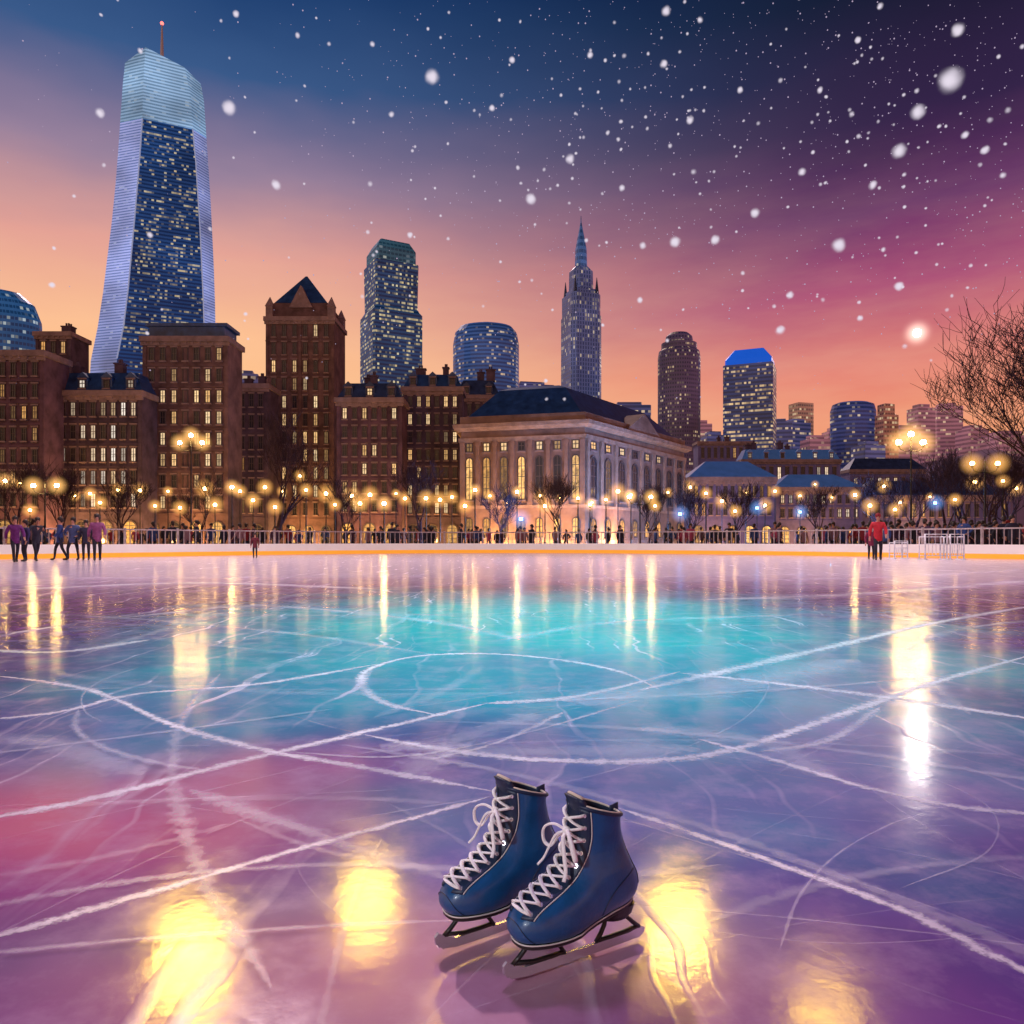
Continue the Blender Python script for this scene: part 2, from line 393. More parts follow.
# ---------------------------------------------------------------- near buildings
brick=pmat('brown_brick',lin((116,92,92)),.85,0,.5,.5)
brick2=pmat('dark_brick',lin((88,74,90)),.85,0,.5,.5)
brick3=pmat('mauve_brick',lin((106,80,94)),.85,0,.5,.5)
stone=pmat('sandstone',lin((150,122,108)),.8,0,.4,.4)
trim=pmat('stone_trim',lin((150,130,128)),.75,0,.3,1)
strim=pmat('pale_stone_trim',lin((168,142,126)),.75,0,.3,1)
slate=pmat('slate_roof',lin((50,70,108)),.5,0,.4,1)
slateb=pmat('blue_lead_roof',lin((44,80,132)),.4,0,.4,1)
framem=pmat('window_frame',(.10,.08,.08),.6)
win_w=window_mat('pane_warm',(1,.72,.40),.45,1.3)
win_y=window_mat('pane_amber',(1,.58,.20),.6,1.7)
win_c=window_mat('pane_white',(1,.88,.76),.6,1.2)
win_d=window_mat('pane_dim',(1,.6,.25),.28,1.0)
win_s=window_mat('pane_shop',(1,.55,.16),.85,1.9)
def win_mesh(w_,h_,pane,arch=False):
    mb=MB(); t=.09*w_+.03
    def arcpts(hw,z0,z1,n=8):
        pts=[(-hw,z0),(hw,z0)]
        if arch:
            for i in range(n+1):
                a=math.pi*i/n; pts.append((hw*math.cos(a),z1-hw+hw*math.sin(a)))
        else: pts+=[(hw,z1),(-hw,z1)]
        return pts
    o_=arcpts(w_/2,0,h_); i_=arcpts(w_/2-t,t,h_-t)
    mb.loft([[(x,-.0,z) for x,z in o_],[(x,-.13,z) for x,z in o_],[(x,-.13,z) for x,z in i_],[(x,-.03,z) for x,z in i_]],0,cap=False)
    b=mb.add([(x,-.03,z) for x,z in i_]); mb.face([b+k for k in range(len(i_))],1)
    mb.box(-.04,.04,-.08,-.04,t,h_-t-.02,0); mb.box(-w_/2+t,w_/2-t,-.085,-.045,h_*.52,h_*.52+.08,0)
    if h_>3: 
        for k in (.26,.76): mb.box(-w_/2+t,w_/2-t,-.085,-.045,h_*k,h_*k+.08,0)
    mb.box(-w_/2-.1,w_/2+.1,-.24,-.002,-.16,-.01,2)
    if not arch: mb.box(-w_/2-.12,w_/2+.12,-.18,-.002,h_+.02,h_+.22,2)
    return mb.mesh('window',[framem,pane,trim])
def put_windows(par,xs,zs,me,y=0):
    for zz in zs:
        for xx in xs: mkobj('window',me,par,(xx,y,zz))
def building(name,label,p0,p1,ytop,D,cols,rows,wallm,pane,depth=5,arch=False,course=1,ground=True,ww=.5,hh=.62,zbase=4.2,rooft='flat',roofh=0,roofm=None):
    x0,x1=wx(p0,D),wx(p1,D); W=x1-x0; H=wz(ytop,D)
    e=thing(name,label,'building',((x0+x1)/2,D,0))
    mb=MB(); mb.box(-W/2,W/2,0,depth,0,H); mb.obj('wall',wallm,e)
    fl=(H-zbase-.8)/rows; cw=(W-.8)/cols
    me=win_mesh(cw*ww,fl*hh,pane,arch)
    zs=[zbase+fl*r+.22*fl for r in range(rows)]; xs=[-W/2+.4+cw*(c+.5) for c in range(cols)]
    put_windows(e,xs,zs,me,-.003)
    mb=MB(); mb.box(-W/2-.3,W/2+.3,-.5,depth+.3,H-.55,H+.15); mb.box(-W/2-.2,W/2+.2,-.28,-.004,H-1.0,H-.56)
    k=int(W/.9)
    for i in range(k): 
        xx=-W/2+.2+i*(W-.4)/k; mb.box(xx,xx+.3,-.42,-.285,H-.85,H-.56)
    mb.obj('cornice',trim,e)
    mb=MB()
    for r in range(0,rows,max(1,course)): 
        zz=zbase+fl*r-.12; mb.box(-W/2-.06,W/2+.06,-.14,-.005,zz,zz+.22)
    for xx in np.linspace(-W/2+.2,W/2-.2,max(2,cols//3+1)):
        mb.box(xx-.22,xx+.22,-.10,-.006,zbase+.12,H-1.02)
    mb.obj('pilasters_and_courses',wallm,e)
    if ground:
        k=max(2,int(W/2.6)); sw=W/k; me2=win_mesh(sw*.62,zbase*.72,win_s,True)
        for i in range(k):
            mkobj('shop_window' if i!=k//2 else 'door',me2,e,(-W/2+sw*(i+.5),-.004,.25))
    if rooft=='mansard':
        mb=MB(); ins=min(roofh*.45,depth*.35)
        mb.loft([[(-W/2,.0,H+.16),(W/2,.0,H+.16),(W/2,depth,H+.16),(-W/2,depth,H+.16)],[(-W/2+ins,ins,H+roofh),(W/2-ins,ins,H+roofh),(W/2-ins,depth-ins,H+roofh),(-W/2+ins,depth-ins,H+roofh)]])
        mb.obj('roof',roofm or slate,e)
        k=max(2,cols//2)
        dm=MB(); dw=.65
        dm.box(-dw,dw,-.1,1.5,0,1.5); dm.loft([[(-dw-.12,-.2,1.5),(dw+.12,-.2,1.5),(dw+.12,1.5,1.5),(-dw-.12,1.5,1.5)],[(-.02,-.2,2.2),(.02,-.2,2.2),(.02,1.5,2.2),(-.02,1.5,2.2)]])
        dme=dm.mesh('dormer',[roofm or slate]); wm=win_mesh(.8,1.05,pane)
        for i in range(k):
            xx=-W/2+W*(i+.5)/k; dd=mkobj('dormer',dme,e,(xx,.35,H+.3)); mkobj('dormer_window',wm,dd,(0,-.105,.2))
    if rooft=='hip':
        mb=MB(); r_=min(W,depth)*.42
        mb.loft([[(-W/2-.3,-.3,H+.16),(W/2+.3,-.3,H+.16),(W/2+.3,depth,H+.16),(-W/2-.3,depth,H+.16)],[(-W/2+r_,r_,H+roofh),(W/2-r_,r_,H+roofh),(W/2-r_,depth-r_,H+roofh),(-W/2+r_,depth-r_,H+roofh)]])
        mb.obj('roof',roofm or slate,e)
    if rooft in('flat','mansard'):
        top=H+(roofh if rooft=='mansard' else 0)
        for i in range(max(2,int(W/5))):
            mb=MB(); cx=-W/2+1.5+random.random()*(W-3); cy=random.uniform(1.2,depth*.6); h=random.uniform(.8,2.0); s=random.uniform(.4,.8)
            mb.box(cx-s,cx+s,cy,cy+.9,top-.2,top+h); mb.box(cx-s-.12,cx+s+.12,cy-.1,cy+1.0,top+h,top+h+.18)
            for q in (-.4,.1): mb.tube([(cx+q*s+.1,cy+.45,top+h+.18),(cx+q*s+.1,cy+.45,top+h+.7)],.14,6)
            mb.obj('chimney',brick2,e)
    return e,W,H
building('brick_building','brown brick office block with rows of windows',-60,44,352,88,9,7,brick3,win_d)
building('brick_building','dark brick stair tower behind brick blocks',36,71,333,118,3,9,brick2,win_d,ground=False)
building('brick_building','brick building with blue mansard roof and dormers',45,142,392,92,9,5,brick2,win_c,rooft='mansard',roofh=2.6,roofm=slateb,ww=.55)
e,W,H=building('brick_building','tall brown brick block with cornice and lit windows',143,228,338,96,7,8,brick,win_w)
mb=MB(); mb.box(-W/2+.6,W/2-.6,.4,4.6,H+.16,H+1.6); mb.box(-W/2+.2,W/2-.2,.2,4.8,H+1.6,H+2.0); mb.obj('penthouse',slateb,e)
building('brick_building','low dark brick terrace with chimneys',226,268,385,112,4,6,brick2,win_d,ground=True)
D=120; e,W,H=building('gothic_tower','brown stone tower with pointed pyramid roof and pinnacles',266,334,318,D,6,11,brick,win_w,depth=8,course=2,ww=.42,hh=.7)
mb=MB(); mb.box(-W/2+1.0,W/2-1.0,.6,7.4,H+.16,H+2.6); mb.obj('attic',brick,e)
mb=MB(); h1=wz(268,D); mb.loft([[(-W/2+1.2,.5,H+2.6),(W/2-1.2,.5,H+2.6),(W/2-1.2,7.5,H+2.6),(-W/2+1.2,7.5,H+2.6)],[(-.15,3.8,h1),(.15,3.8,h1),(.15,4.2,h1),(-.15,4.2,h1)]]); mb.obj('roof',slateb,e)
gb=MB(); gb.loft([[(-1.9,-.1,0),(1.9,-.1,0),(1.9,1.5,0),(-1.9,1.5,0)],[(-.03,-.1,3.6),(.03,-.1,3.6),(.03,1.5,3.6),(-.03,1.5,3.6)]]); gb.obj('gable',trim,e,(0,.45,H+1.8))
pm=MB(); pm.box(-.55,.55,-.55,.55,0,1.8); pm.loft([[(-.65,-.65,1.8),(.65,-.65,1.8),(.65,.65,1.8),(-.65,.65,1.8)],[(-.04,-.04,3.4),(.04,-.04,3.4),(.04,.04,3.4),(-.04,.04,3.4)]]); pme=pm.mesh('pinnacle',[trim])
for x in(-W/2+.5,W/2-.5):
    for y in (.5,7.4): mkobj('pinnacle',pme,e,(x,y,H+.1))
building('brick_building','brick building with slate mansard roof and chimneys',337,402,399,104,6,6,brick3,win_w,rooft='mansard',roofh=2.4)
building('brick_building','narrow dark brick block with tall chimneys',403,462,388,112,6,7,brick2,win_w,rooft='mansard',roofh=2.2,roofm=slateb)
building('brick_building','dark brick block rising behind concert hall',455,500,396,130,5,6,brick2,win_d,ground=False,rooft='mansard',roofh=3)
A=Vector((wx(461,91),91)); B=Vector((wx(585,87),87)); C=Vector((wx(684,112),112))
e=thing('concert_hall','long sandstone classical hall with continuous dark roof','building',(B.x,B.y,0))
a=A-B; c_=C-B; H=14.6
fp=[a,Vector((0,0)),c_,c_+Vector((-14,12)),a+Vector((1,26))]
mb=MB(); mb.loft([[(p.x,p.y,0) for p in fp],[(p.x,p.y,H) for p in fp]]); mb.obj('wall',stone,e)
def offs_poly(fp,o):
    n=len(fp); r=[]
    for i in range(n):
        p0,p1,p2=fp[i-1],fp[i],fp[(i+1)%n]; d1=(p1-p0).normalized(); d2=(p2-p1).normalized()
        n1=Vector((d1.y,-d1.x)); n2=Vector((d2.y,-d2.x)); b=(n1+n2); b=b/max(.3,b.dot(n1)); r.append(p1+b*o)
    return r
def ring(o,z): return [(p.x,p.y,z) for p in offs_poly(fp,o)]
mb=MB(); mb.loft([ring(.25,H-2.0),ring(.3,H-1.5)]); mb.loft([ring(.4,H-.7),ring(.9,H-.35),ring(.95,H+.1)]); mb.loft([ring(.12,4.6),ring(.2,4.95)]); mb.loft([ring(.25,0),ring(.2,.8)]); mb.obj('cornice',strim,e)
mb=MB(); mb.loft([ring(.1,H+.1),ring(.1,H+1.1)]); mb.obj('parapet',stone,e)
mb=MB(); mb.loft([ring(-.5,H+.9),ring(-4.5,H+5.0),ring(-6.0,H+5.6)]); mb.obj('roof',slateb,e)
def front(P0,P1,n,tag):
    dd=P1-P0; Ln=dd.length; ang=math.atan2(dd.y,dd.x); dd.normalize(); nrm=Vector((dd.y,-dd.x))
    cw=Ln/n; tall=win_mesh(cw*.46,5.2,win_y if tag else win_d,True); small=win_mesh(cw*.4,1.1,win_w); low=win_mesh(cw*.42,2.4,win_s,True)
    for i in range(n):
        p=P0+dd*cw*(i+.5)+nrm*.005
        for me,z,nm in((tall,5.6,'window'),(small,H-3.2,'attic_window'),(low,1.1,'window' if i!=n//2 else 'door')):
            o=mkobj(nm,me,e,(p.x,p.y,z)); o.rotation_euler[2]=ang
    for i in range(n+1):
        w_=.22 if tag and 0<i<n else .3
        p=P0+dd*cw*min(max(i,.12),n-.12)+nrm*.16; mb=MB()
        mb.box(-.32,.32,-.16,.14,4.96,5.35); mb.box(-w_,w_,-.12,.14,5.35,H-2.5); mb.box(-.32,.32,-.18,.14,H-2.5,H-2.02)
        o=mb.obj('pilaster',strim if not tag else stone,e,(p.x,p.y,0)); o.rotation_euler[2]=ang
    return ang,dd,nrm
front(a,Vector((0,0)),7,1); ang,dd,nrm=front(Vector((0,0)),c_,8,0)
mb=MB(); mb.loft([[(-5.5,-.6,H+.12),(5.5,-.6,H+.12),(5.5,2,H+.12),(-5.5,2,H+.12)],[(-.05,-.6,H+2.9),(.05,-.6,H+2.9),(.05,2,H+2.9),(-.05,2,H+2.9)]]); o=mb.obj('pediment',stone,e,(c_.x*.5,c_.y*.5,0)); o.rotation_euler[2]=ang
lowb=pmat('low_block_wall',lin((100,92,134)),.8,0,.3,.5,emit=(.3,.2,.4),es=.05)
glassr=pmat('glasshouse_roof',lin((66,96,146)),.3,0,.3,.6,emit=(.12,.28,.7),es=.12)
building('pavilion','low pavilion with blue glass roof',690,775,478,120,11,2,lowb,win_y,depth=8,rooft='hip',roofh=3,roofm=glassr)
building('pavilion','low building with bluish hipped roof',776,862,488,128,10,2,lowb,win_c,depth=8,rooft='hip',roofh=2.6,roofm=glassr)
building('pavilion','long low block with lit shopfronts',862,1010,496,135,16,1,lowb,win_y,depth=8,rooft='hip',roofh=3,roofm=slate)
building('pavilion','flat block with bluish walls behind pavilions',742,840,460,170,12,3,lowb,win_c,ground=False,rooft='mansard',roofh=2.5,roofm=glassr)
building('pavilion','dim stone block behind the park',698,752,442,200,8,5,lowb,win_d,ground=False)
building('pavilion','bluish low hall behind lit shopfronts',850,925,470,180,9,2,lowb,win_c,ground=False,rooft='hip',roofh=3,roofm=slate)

# ---------------------------------------------------------------- skyscrapers
def sq(hw,hd,z,ch=.08,dz=None):
    c=min(hw,hd)*ch
    p=[(-hw+c,-hd),(hw-c,-hd),(hw,-hd+c),(hw,hd-c),(hw-c,hd),(-hw+c,hd),(-hw,hd-c),(-hw,-hd+c)]
    return [(x,y,z+(dz(x,y) if dz else 0)) for x,y in p]
def rnd(hw,hd,z,n=28,dz=None): return [(hw*math.cos(2*math.pi*i/n),hd*math.sin(2*math.pi*i/n),z+(dz(hw*math.cos(2*math.pi*i/n),0) if dz else 0)) for i in range(n)]
D=520; s=D/F*.905
T=thing('skyscraper','tall tapering blue glass skyscraper with faceted crown and mast','skyscraper',(wx(157,D),D,0),math.atan2(355,750))
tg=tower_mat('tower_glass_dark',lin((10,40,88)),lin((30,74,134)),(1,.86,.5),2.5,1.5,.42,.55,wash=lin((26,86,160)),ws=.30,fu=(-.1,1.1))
tb=tower_mat('tower_glass_bright',lin((100,132,196)),lin((180,196,232)),(.9,.95,1),1.9,2.2,.12,.25,wash=lin((130,160,232)),ws=.65,fv=(.4,.8),fu=(-.1,1.1))  # facets' bluish light put into the glass colour and wash
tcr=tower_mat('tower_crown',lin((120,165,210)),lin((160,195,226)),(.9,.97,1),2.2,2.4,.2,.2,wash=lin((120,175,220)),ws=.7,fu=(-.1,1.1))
def oct_(x0,x1,a0,a1,z,dz=lambda x:0):
    X=lambda p:(p-157)*s
    hd=(x1-x0)*s*.42; fr=-hd; c0=min(14,(a0-x0)*s*.9); c1=min(14,(x1-a1)*s*.9)
    pts=[(X(a0),fr),(X(a1),fr),(X(x1),fr+c1),(X(x1)-6,hd-4),(X(a1)-8,hd),(X(a0)+8,hd),(X(x0)+6,hd-4),(X(x0),fr+c0)]
    return [(x,y,z+dz(x)) for x,y in pts]
sl=lambda x:-(x+8.8)*.30 if x>-8.8 else (x+8.8)*.75
PR=[(86,217,112,206,None),(95,215.5,120,204,372),(101,215,126,203,340),(106,214.5,130,202,305),(110,213.5,133,200.5,270),(114,212,136,199,235),(117,210.5,138.5,197,203),(119.5,208.5,141,195,170),(121.5,206.5,143,192,138)]
rings=[oct_(a_,b_,c1_,d1_,0 if y is None else wz(y,D)) for a_,b_,c1_,d1_,y in PR]
mb=MB(); mb.loft(rings,side=[0,1,1,0,0,0,1,1],capmi=1); mb.obj('tower_body',[tg,tb],T)
rings=[oct_(121.5,206.5,143,192,wz(137.6,D)),oct_(124,204,144,189,wz(100,D)),oct_(126,201,146,184,wz(66,D),sl)]
mb=MB(); mb.loft(rings); mb.obj('crown',tcr,T)
mb=MB(); mb.tube([((162-157)*s,0,wz(85,D)),((162-157)*s,0,wz(50,D)),((162-157)*s,0,wz(20,D))],[1.6,1.1,.35],8); mb.obj('mast',steel,T)
mb=MB(); mb.sphere(((162-157)*s,0,wz(22,D)),1.2); mb.obj('beacon',emat('beacon_red',(1,.15,.12),3,False),T)
mb=MB()
for i in(0,1): mb.tube([tuple(Vector(oct_(a_,b_,c1_,d1_,wz(y,D))[i])+Vector((0,-.3,0))) for a_,b_,c1_,d1_,y in PR[1:]],.45,6)
mb.obj('facet_edges',pmat('edge_metal',(.5,.6,.75),.3,.3,emit=(.4,.6,1),es=.3),T)
D=300
T=thing('glass_tower','rounded blue glass office tower','skyscraper',(wx(-10,D),D,0))
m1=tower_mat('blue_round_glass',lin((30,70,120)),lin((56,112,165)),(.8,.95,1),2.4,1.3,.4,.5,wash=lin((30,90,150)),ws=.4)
mb=MB(); hw=50*D/F
mb.loft([rnd(hw,hw*.6,0),rnd(hw,hw*.6,wz(345,D)),rnd(hw*.98,hw*.58,wz(322,D)),rnd(hw*.85,hw*.5,wz(305,D)),rnd(hw*.6,hw*.35,wz(294,D)),rnd(hw*.2,hw*.1,wz(289,D))]); mb.obj('tower_body',m1,T)
def tower(label,cx,D,prof,mat,shape='sq',rot=0,deep=.9,ch=.08,dz=None,name='skyscraper'):
    T=thing(name,label,'skyscraper',(wx(cx,D),D,0),rot); s=D/F
    k=1/(abs(math.cos(rot))+abs(math.sin(rot))*deep) if shape=='sq' else 1
    rings=[]
    for i,(hw,y) in enumerate(prof):
        z=0 if y is None else wz(y,D); h=hw*s*k
        fn=(sq if shape=='sq' else rnd); kw={'ch':ch} if shape=='sq' else {}
        rings.append(fn(h,h*deep,z,dz=(dz if i==len(prof)-1 else None),**kw))
    mb=MB(); mb.loft(rings); mb.obj('tower_body',mat,T); return T,s,k
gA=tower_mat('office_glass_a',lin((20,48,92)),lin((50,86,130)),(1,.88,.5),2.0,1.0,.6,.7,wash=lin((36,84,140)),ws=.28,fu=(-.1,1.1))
T,s,k=tower('stepped blue glass tower with slanted crown',391,380,[(33,None),(33,318),(32.5,318),(28,312),(29,268)],gA,rot=math.radians(28))
m1=tower_mat('crown_teal',lin((50,90,120)),lin((80,120,140)),(.8,.9,1),2.4,2,.2,.5,wash=lin((40,110,140)),ws=.3)
mb=MB(); mb.loft([sq(26*s*k,24*s*k,wz(268,380)),sq(26*s*k,24*s*k,wz(255,380)),sq(20*s*k,18*s*k,wz(241,380),dz=lambda x,y:-abs(x)*.35)]); mb.obj('crown',m1,T)
gB=tower_mat('office_glass_b',lin((34,58,108)),lin((62,92,144)),(1,.78,.5),2.1,1.3,.3,.6,wash=lin((60,100,170)),ws=.3,fu=(-.1,1.1))
tower('rounded blue glass tower with curved roof',486,420,[(33,None),(33,345),(31,334),(26,328),(14,325)],gB,'r',deep=.8)
D=430; gC=tower_mat('spire_glass',lin((36,56,98)),lin((104,106,142)),(1,.85,.6),2.3,1.6,.4,.6,wash=lin((70,100,160)),ws=.28,fu=(.3,.8),fv=(.1,.85))
T,s,k=tower('tall setback tower with needle spire',581,D,[(21,None),(21,318),(20,318),(20,297),(16,296),(16,292)],gC,rot=math.radians(20),deep=1,ch=.25)
mb=MB(); q=lambda h,y:sq(h*s*k,h*s*k,wz(y,D),.5)
mb.loft([q(14,292),q(13.5,272),q(11,270),q(9,268)]); mb.obj('upper_tower',gC,T)
mb=MB(); mb.loft([q(7,268),q(6.5,250),q(4.5,240),q(2.2,230),q(.6,222),q(.3,216)]); mb.obj('spire',tower_mat('spire_skin',lin((60,90,130)),lin((80,110,150)),(1,.9,.7),4,2,.15,.4,wash=lin((60,110,180)),ws=.35),T)
mb=MB()
for a,b in ((-1,-1),(1,-1),(1,1),(-1,1)):
    x,y=a*15*s*k,b*15*s*k; h=1.6*s
    mb.loft([[(x-h,y-h,wz(296,D)),(x+h,y-h,wz(296,D)),(x+h,y+h,wz(296,D)),(x-h,y+h,wz(296,D))],[(x-.1,y-.1,wz(280,D)),(x+.1,y-.1,wz(280,D)),(x+.1,y+.1,wz(280,D)),(x-.1,y+.1,wz(280,D))]])
mb.obj('pinnacles',slate,T)
gD=tower_mat('office_stone_d',lin((46,50,80)),lin((100,86,108)),(1,.78,.5),2.0,1.2,.4,.6,wash=lin((90,76,120)),ws=.2,fu=(.2,.8))
tower('grey brown tower with stepped rounded crown',679,380,[(21,None),(21,358),(20,352),(17.5,350),(17.5,344),(14,343),(13,337),(9,333.5)],gD,'r',deep=.9)
gE=tower_mat('office_glass_e',lin((36,50,92)),lin((76,82,122)),(1,.74,.4),2.1,1.1,.7,.8,wash=lin((70,90,150)),ws=.25,fu=(-.1,1.1))
T,s,k=tower('broad office tower with lit floors and slanted blue roof',750,400,[(30,None),(30,368)],gE,rot=math.radians(-24))
bl=pmat('blue_lit_crown',lin((30,90,200)),.3,0,.4,.08,emit=lin((30,100,230)),es=.6)
mb=MB(); mb.loft([sq(28*s*k,24*s*k,wz(368,400)),sq(28*s*k,22*s*k,wz(362,400)),sq(18*s*k,14*s*k,wz(350,400),dz=lambda x,y:-abs(x)*.12)]); mb.obj('crown',bl,T)
tower('narrow pale office tower',801,520,[(11,None),(11,404)],tower_mat('office_pale',lin((110,94,110)),lin((200,155,135)),(1,.8,.5),2.8,1.8,.4,.6,wash=lin((200,150,130)),ws=.2),rot=.3)
T,s,k=tower('dark blue rounded office tower',853,480,[(22,None),(22,412),(20,405),(15,403)],tower_mat('office_f',lin((40,54,98)),lin((72,80,120)),(1,.8,.5),2.6,1.6,.25,.6,wash=lin((60,80,150)),ws=.3,fu=(-.1,1.1)),'r',deep=.8)
T,s,k=tower('slim warm stone tower with stepped top',886,470,[(10,None),(10,416),(7,415),(7,405),(4,404)],tower_mat('office_g',lin((110,84,96)),lin((190,140,125)),(1,.8,.5),2.8,1.8,.4,.6,wash=lin((200,130,110)),ws=.2),rot=.2)
gF=tower_mat('office_low',lin((52,64,108)),lin((98,94,134)),(1,.78,.5),2.7,1.8,.3,.6,wash=lin((90,100,160)),ws=.32,fu=(-.1,1.1))
gG=tower_mat('office_low_hazy',lin((112,84,116)),lin((150,108,128)),(1,.78,.5),3,1.8,.25,.5,wash=lin((175,115,130)),ws=.4,fu=(-.1,1.1))  # distance haze put into the glass, frame and wash colours
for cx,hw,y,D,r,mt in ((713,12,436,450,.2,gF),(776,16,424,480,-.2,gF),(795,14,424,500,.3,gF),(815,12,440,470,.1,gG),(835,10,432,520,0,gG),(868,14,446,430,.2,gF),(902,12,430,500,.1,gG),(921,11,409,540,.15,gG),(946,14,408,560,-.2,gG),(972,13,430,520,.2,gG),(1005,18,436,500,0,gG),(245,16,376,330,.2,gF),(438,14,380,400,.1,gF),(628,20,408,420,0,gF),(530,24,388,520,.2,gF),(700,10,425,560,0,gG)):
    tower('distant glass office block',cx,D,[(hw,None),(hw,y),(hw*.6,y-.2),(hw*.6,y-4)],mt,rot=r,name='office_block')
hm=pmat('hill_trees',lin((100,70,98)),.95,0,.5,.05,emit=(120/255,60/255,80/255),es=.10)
mb=MB(); N=90; rows_=6; X0,X1=130,620
for j in range(rows_):
    for i in range(N):
        x=X0+(X1-X0)*i/(N-1); y=380+j*24
        hz=(math.sin(min(1,(x-X0)/170)*math.pi/2))*(50+8*math.sin(x*.05))*(math.sin(min(1,j/3)*math.pi/2))*.95+mnoise.noise(Vector((x*.13,y*.1,0)))*5*(j>0)
        mb.v.append((x,y,max(0,hz) if j else -.04))
for j in range(rows_-1):
    for i in range(N-1): mb.face([j*N+i,j*N+i+1,(j+1)*N+i+1,(j+1)*N+i])
mb.obj('hill',hm,kind='structure',smooth=True)

# ---------------------------------------------------------------- bare trees
bark=pmat('bark',lin((66,46,58)),.9,0,.3,6)
def tree(label,loc,H,seed,lean=0,spread=.75,levels=6,r0=None,tw=.012,wide=1.0,dense=2):
    rng=random.Random(seed); e=thing('bare_tree',label,'tree',loc,group='bare winter trees'); tr=MB(); cr=MB()
    def br(p,d,L,r,lv):
        n=4; pts=[p]; 
        for i in range(n):
            d=(d+Vector((rng.uniform(-1,1),rng.uniform(-1,1),rng.uniform(-.4,.9)))*.15*(1 if lv>0 else .5)).normalized(); p=p+d*L/n; pts.append(p)
        rs=[r*(1-.42*i/n) for i in range(n+1)]
        (tr if lv==0 else cr).tube(pts,rs,7 if lv<2 else (4 if lv<4 else 3),cap=lv==0)
        if lv>=levels: return
        nb=(rng.choice((3,4,4)) if lv<levels-1 else 4) if dense==2 else (4 if lv<3 or rng.random()<.4 else 3)
        for i in range(nb):
            k=rng.randint(2,n); k=n if i==0 else k
            ax=Vector((rng.uniform(-1,1),rng.uniform(-1,1),rng.uniform(-.2,.6))).normalized()
            nd=(d*(1-spread*.55)+ax*spread*.62+Vector((0,0,.14))).normalized()
            br(pts[k],nd,L*rng.uniform(.66,.88),max(tw,rs[k]*rng.uniform(.55,.75)),lv+1)
    br(Vector((0,0,-.05)),Vector((lean,0,1)).normalized(),H*.24,r0 or H*.018,0)
    mx=max(v[2] for v in cr.v); k=H/mx
    for q in(tr,cr): q.v=[(x*k*wide,y*k*wide,z_*k) for x,y,z_ in q.v]
    tr.obj('trunk',bark,e); cr.obj('crown',bark,e); return e
tree('large bare tree with fine spreading branches beside the rink',(28.9,38.5,0),14.4,31,lean=.0,levels=6,spread=.9,tw=.012,wide=1.12,dense=1)
tree('large bare tree with fine spreading branches beside the rink',(32.5,42,0),15.0,47,lean=-.05,levels=6,spread=.9,tw=.012,wide=1.15,dense=1)
for i,(px,D,ytop) in enumerate(((277,66,392),(560,60,460),(648,70,472),(420,72,450),(120,70,460),(15,60,445),(735,66,470),(820,70,472),(945,64,440),(990,60,432),(345,75,462),(690,75,465),(880,80,462),(60,74,455),(200,76,460),(500,74,470),(1010,70,436),(915,76,455),(965,80,440))):
    tree('bare park tree with thin twigs',(wx(px,D),D,0),(YH-ytop)*D/F,20+i,levels=5,tw=.014)

# ---------------------------------------------------------------- street lamps
pole=pmat('lamp_iron',(.03,.03,.035),.5,.6)
globA=emat('lamp_globe_bright',(1,.60,.18),240)
globB=emat('lamp_globe',(1,.58,.20),32)
haloA=glowmat('lamp_halo',(1,.52,.15),.6,6.0)
haloB=glowmat('lamp_halo_small',(1,.48,.12),.48,4.5)
def lamp_parts(hgt,arms,gr,bright):
    pm=MB(); pm.tube([(0,0,0),(0,0,.35),(0,0,.4),(0,0,.6)],[.14,.13,.1,.07],8); pm.tube([(0,0,.6),(0,0,hgt-.35 if arms==1 else hgt-.1)],[.06,.04],8)
    pts=[(0,0,hgt)]
    if arms>=2:
        pts=[(-.75,0,hgt-.25),(.75,0,hgt-.25)]+([(0,0,hgt+.25)] if arms==3 else [])
        for sx in(-1,1): pm.tube([(0,0,hgt-.75),(sx*.3,0,hgt-.8),(sx*.65,0,hgt-.68),(sx*.75,0,hgt-.45)],.03,6)
    for p in pts: pm.tube([(p[0],0,p[2]-gr-.14),(p[0],0,p[2]-gr+.03)],[.05,.1],8)
    g=MB(); g.sphere((0,0,0),gr,10,7); h=MB(); h.sphere((0,0,0),gr*6,22,14)
    cap=MB(); cap.tube([(0,0,gr*.92),(0,0,gr*1.05),(0,0,gr*1.5)],[gr*.55,gr*.45,.01],8)
    return pm.mesh('post',[pole]),g.mesh('lamp_globe',[globA if bright else globB],True),h.mesh('lamp_glow',[haloA if bright else haloB],True),cap.mesh('lamp_cap',[pole]),pts
cache={}
def lamp(px,py,D,arms=1,gr=.13,bright=False):
    hgt=round(wz(py,D)*2)/2; key=(hgt,arms,gr,bright)
    if key not in cache: cache[key]=lamp_parts(*key)
    pm,g,h,cp,pts=cache[key]
    lab={1:'black iron street lamp with single glowing globe',2:'street lamp with two glowing globes',3:'tall street lamp with three glowing globes'}[arms]
    e=thing('street_lamp',lab,'street lamp',(wx(px,D),D,0),group='lit street lamps around the park')
    mkobj('post',pm,e)
    for p in pts: mkobj('lamp_globe',g,e,p); mkobj('lamp_glow',h,e,p); mkobj('lamp_cap',cp,e,p)
lamp(191,438,50,3,.13,True); lamp(911,437,46,3,.17,True); lamp(45,482,48,2,.13,True); lamp(985,456,44,2,.13); lamp(640,494,52,2,.12,True)
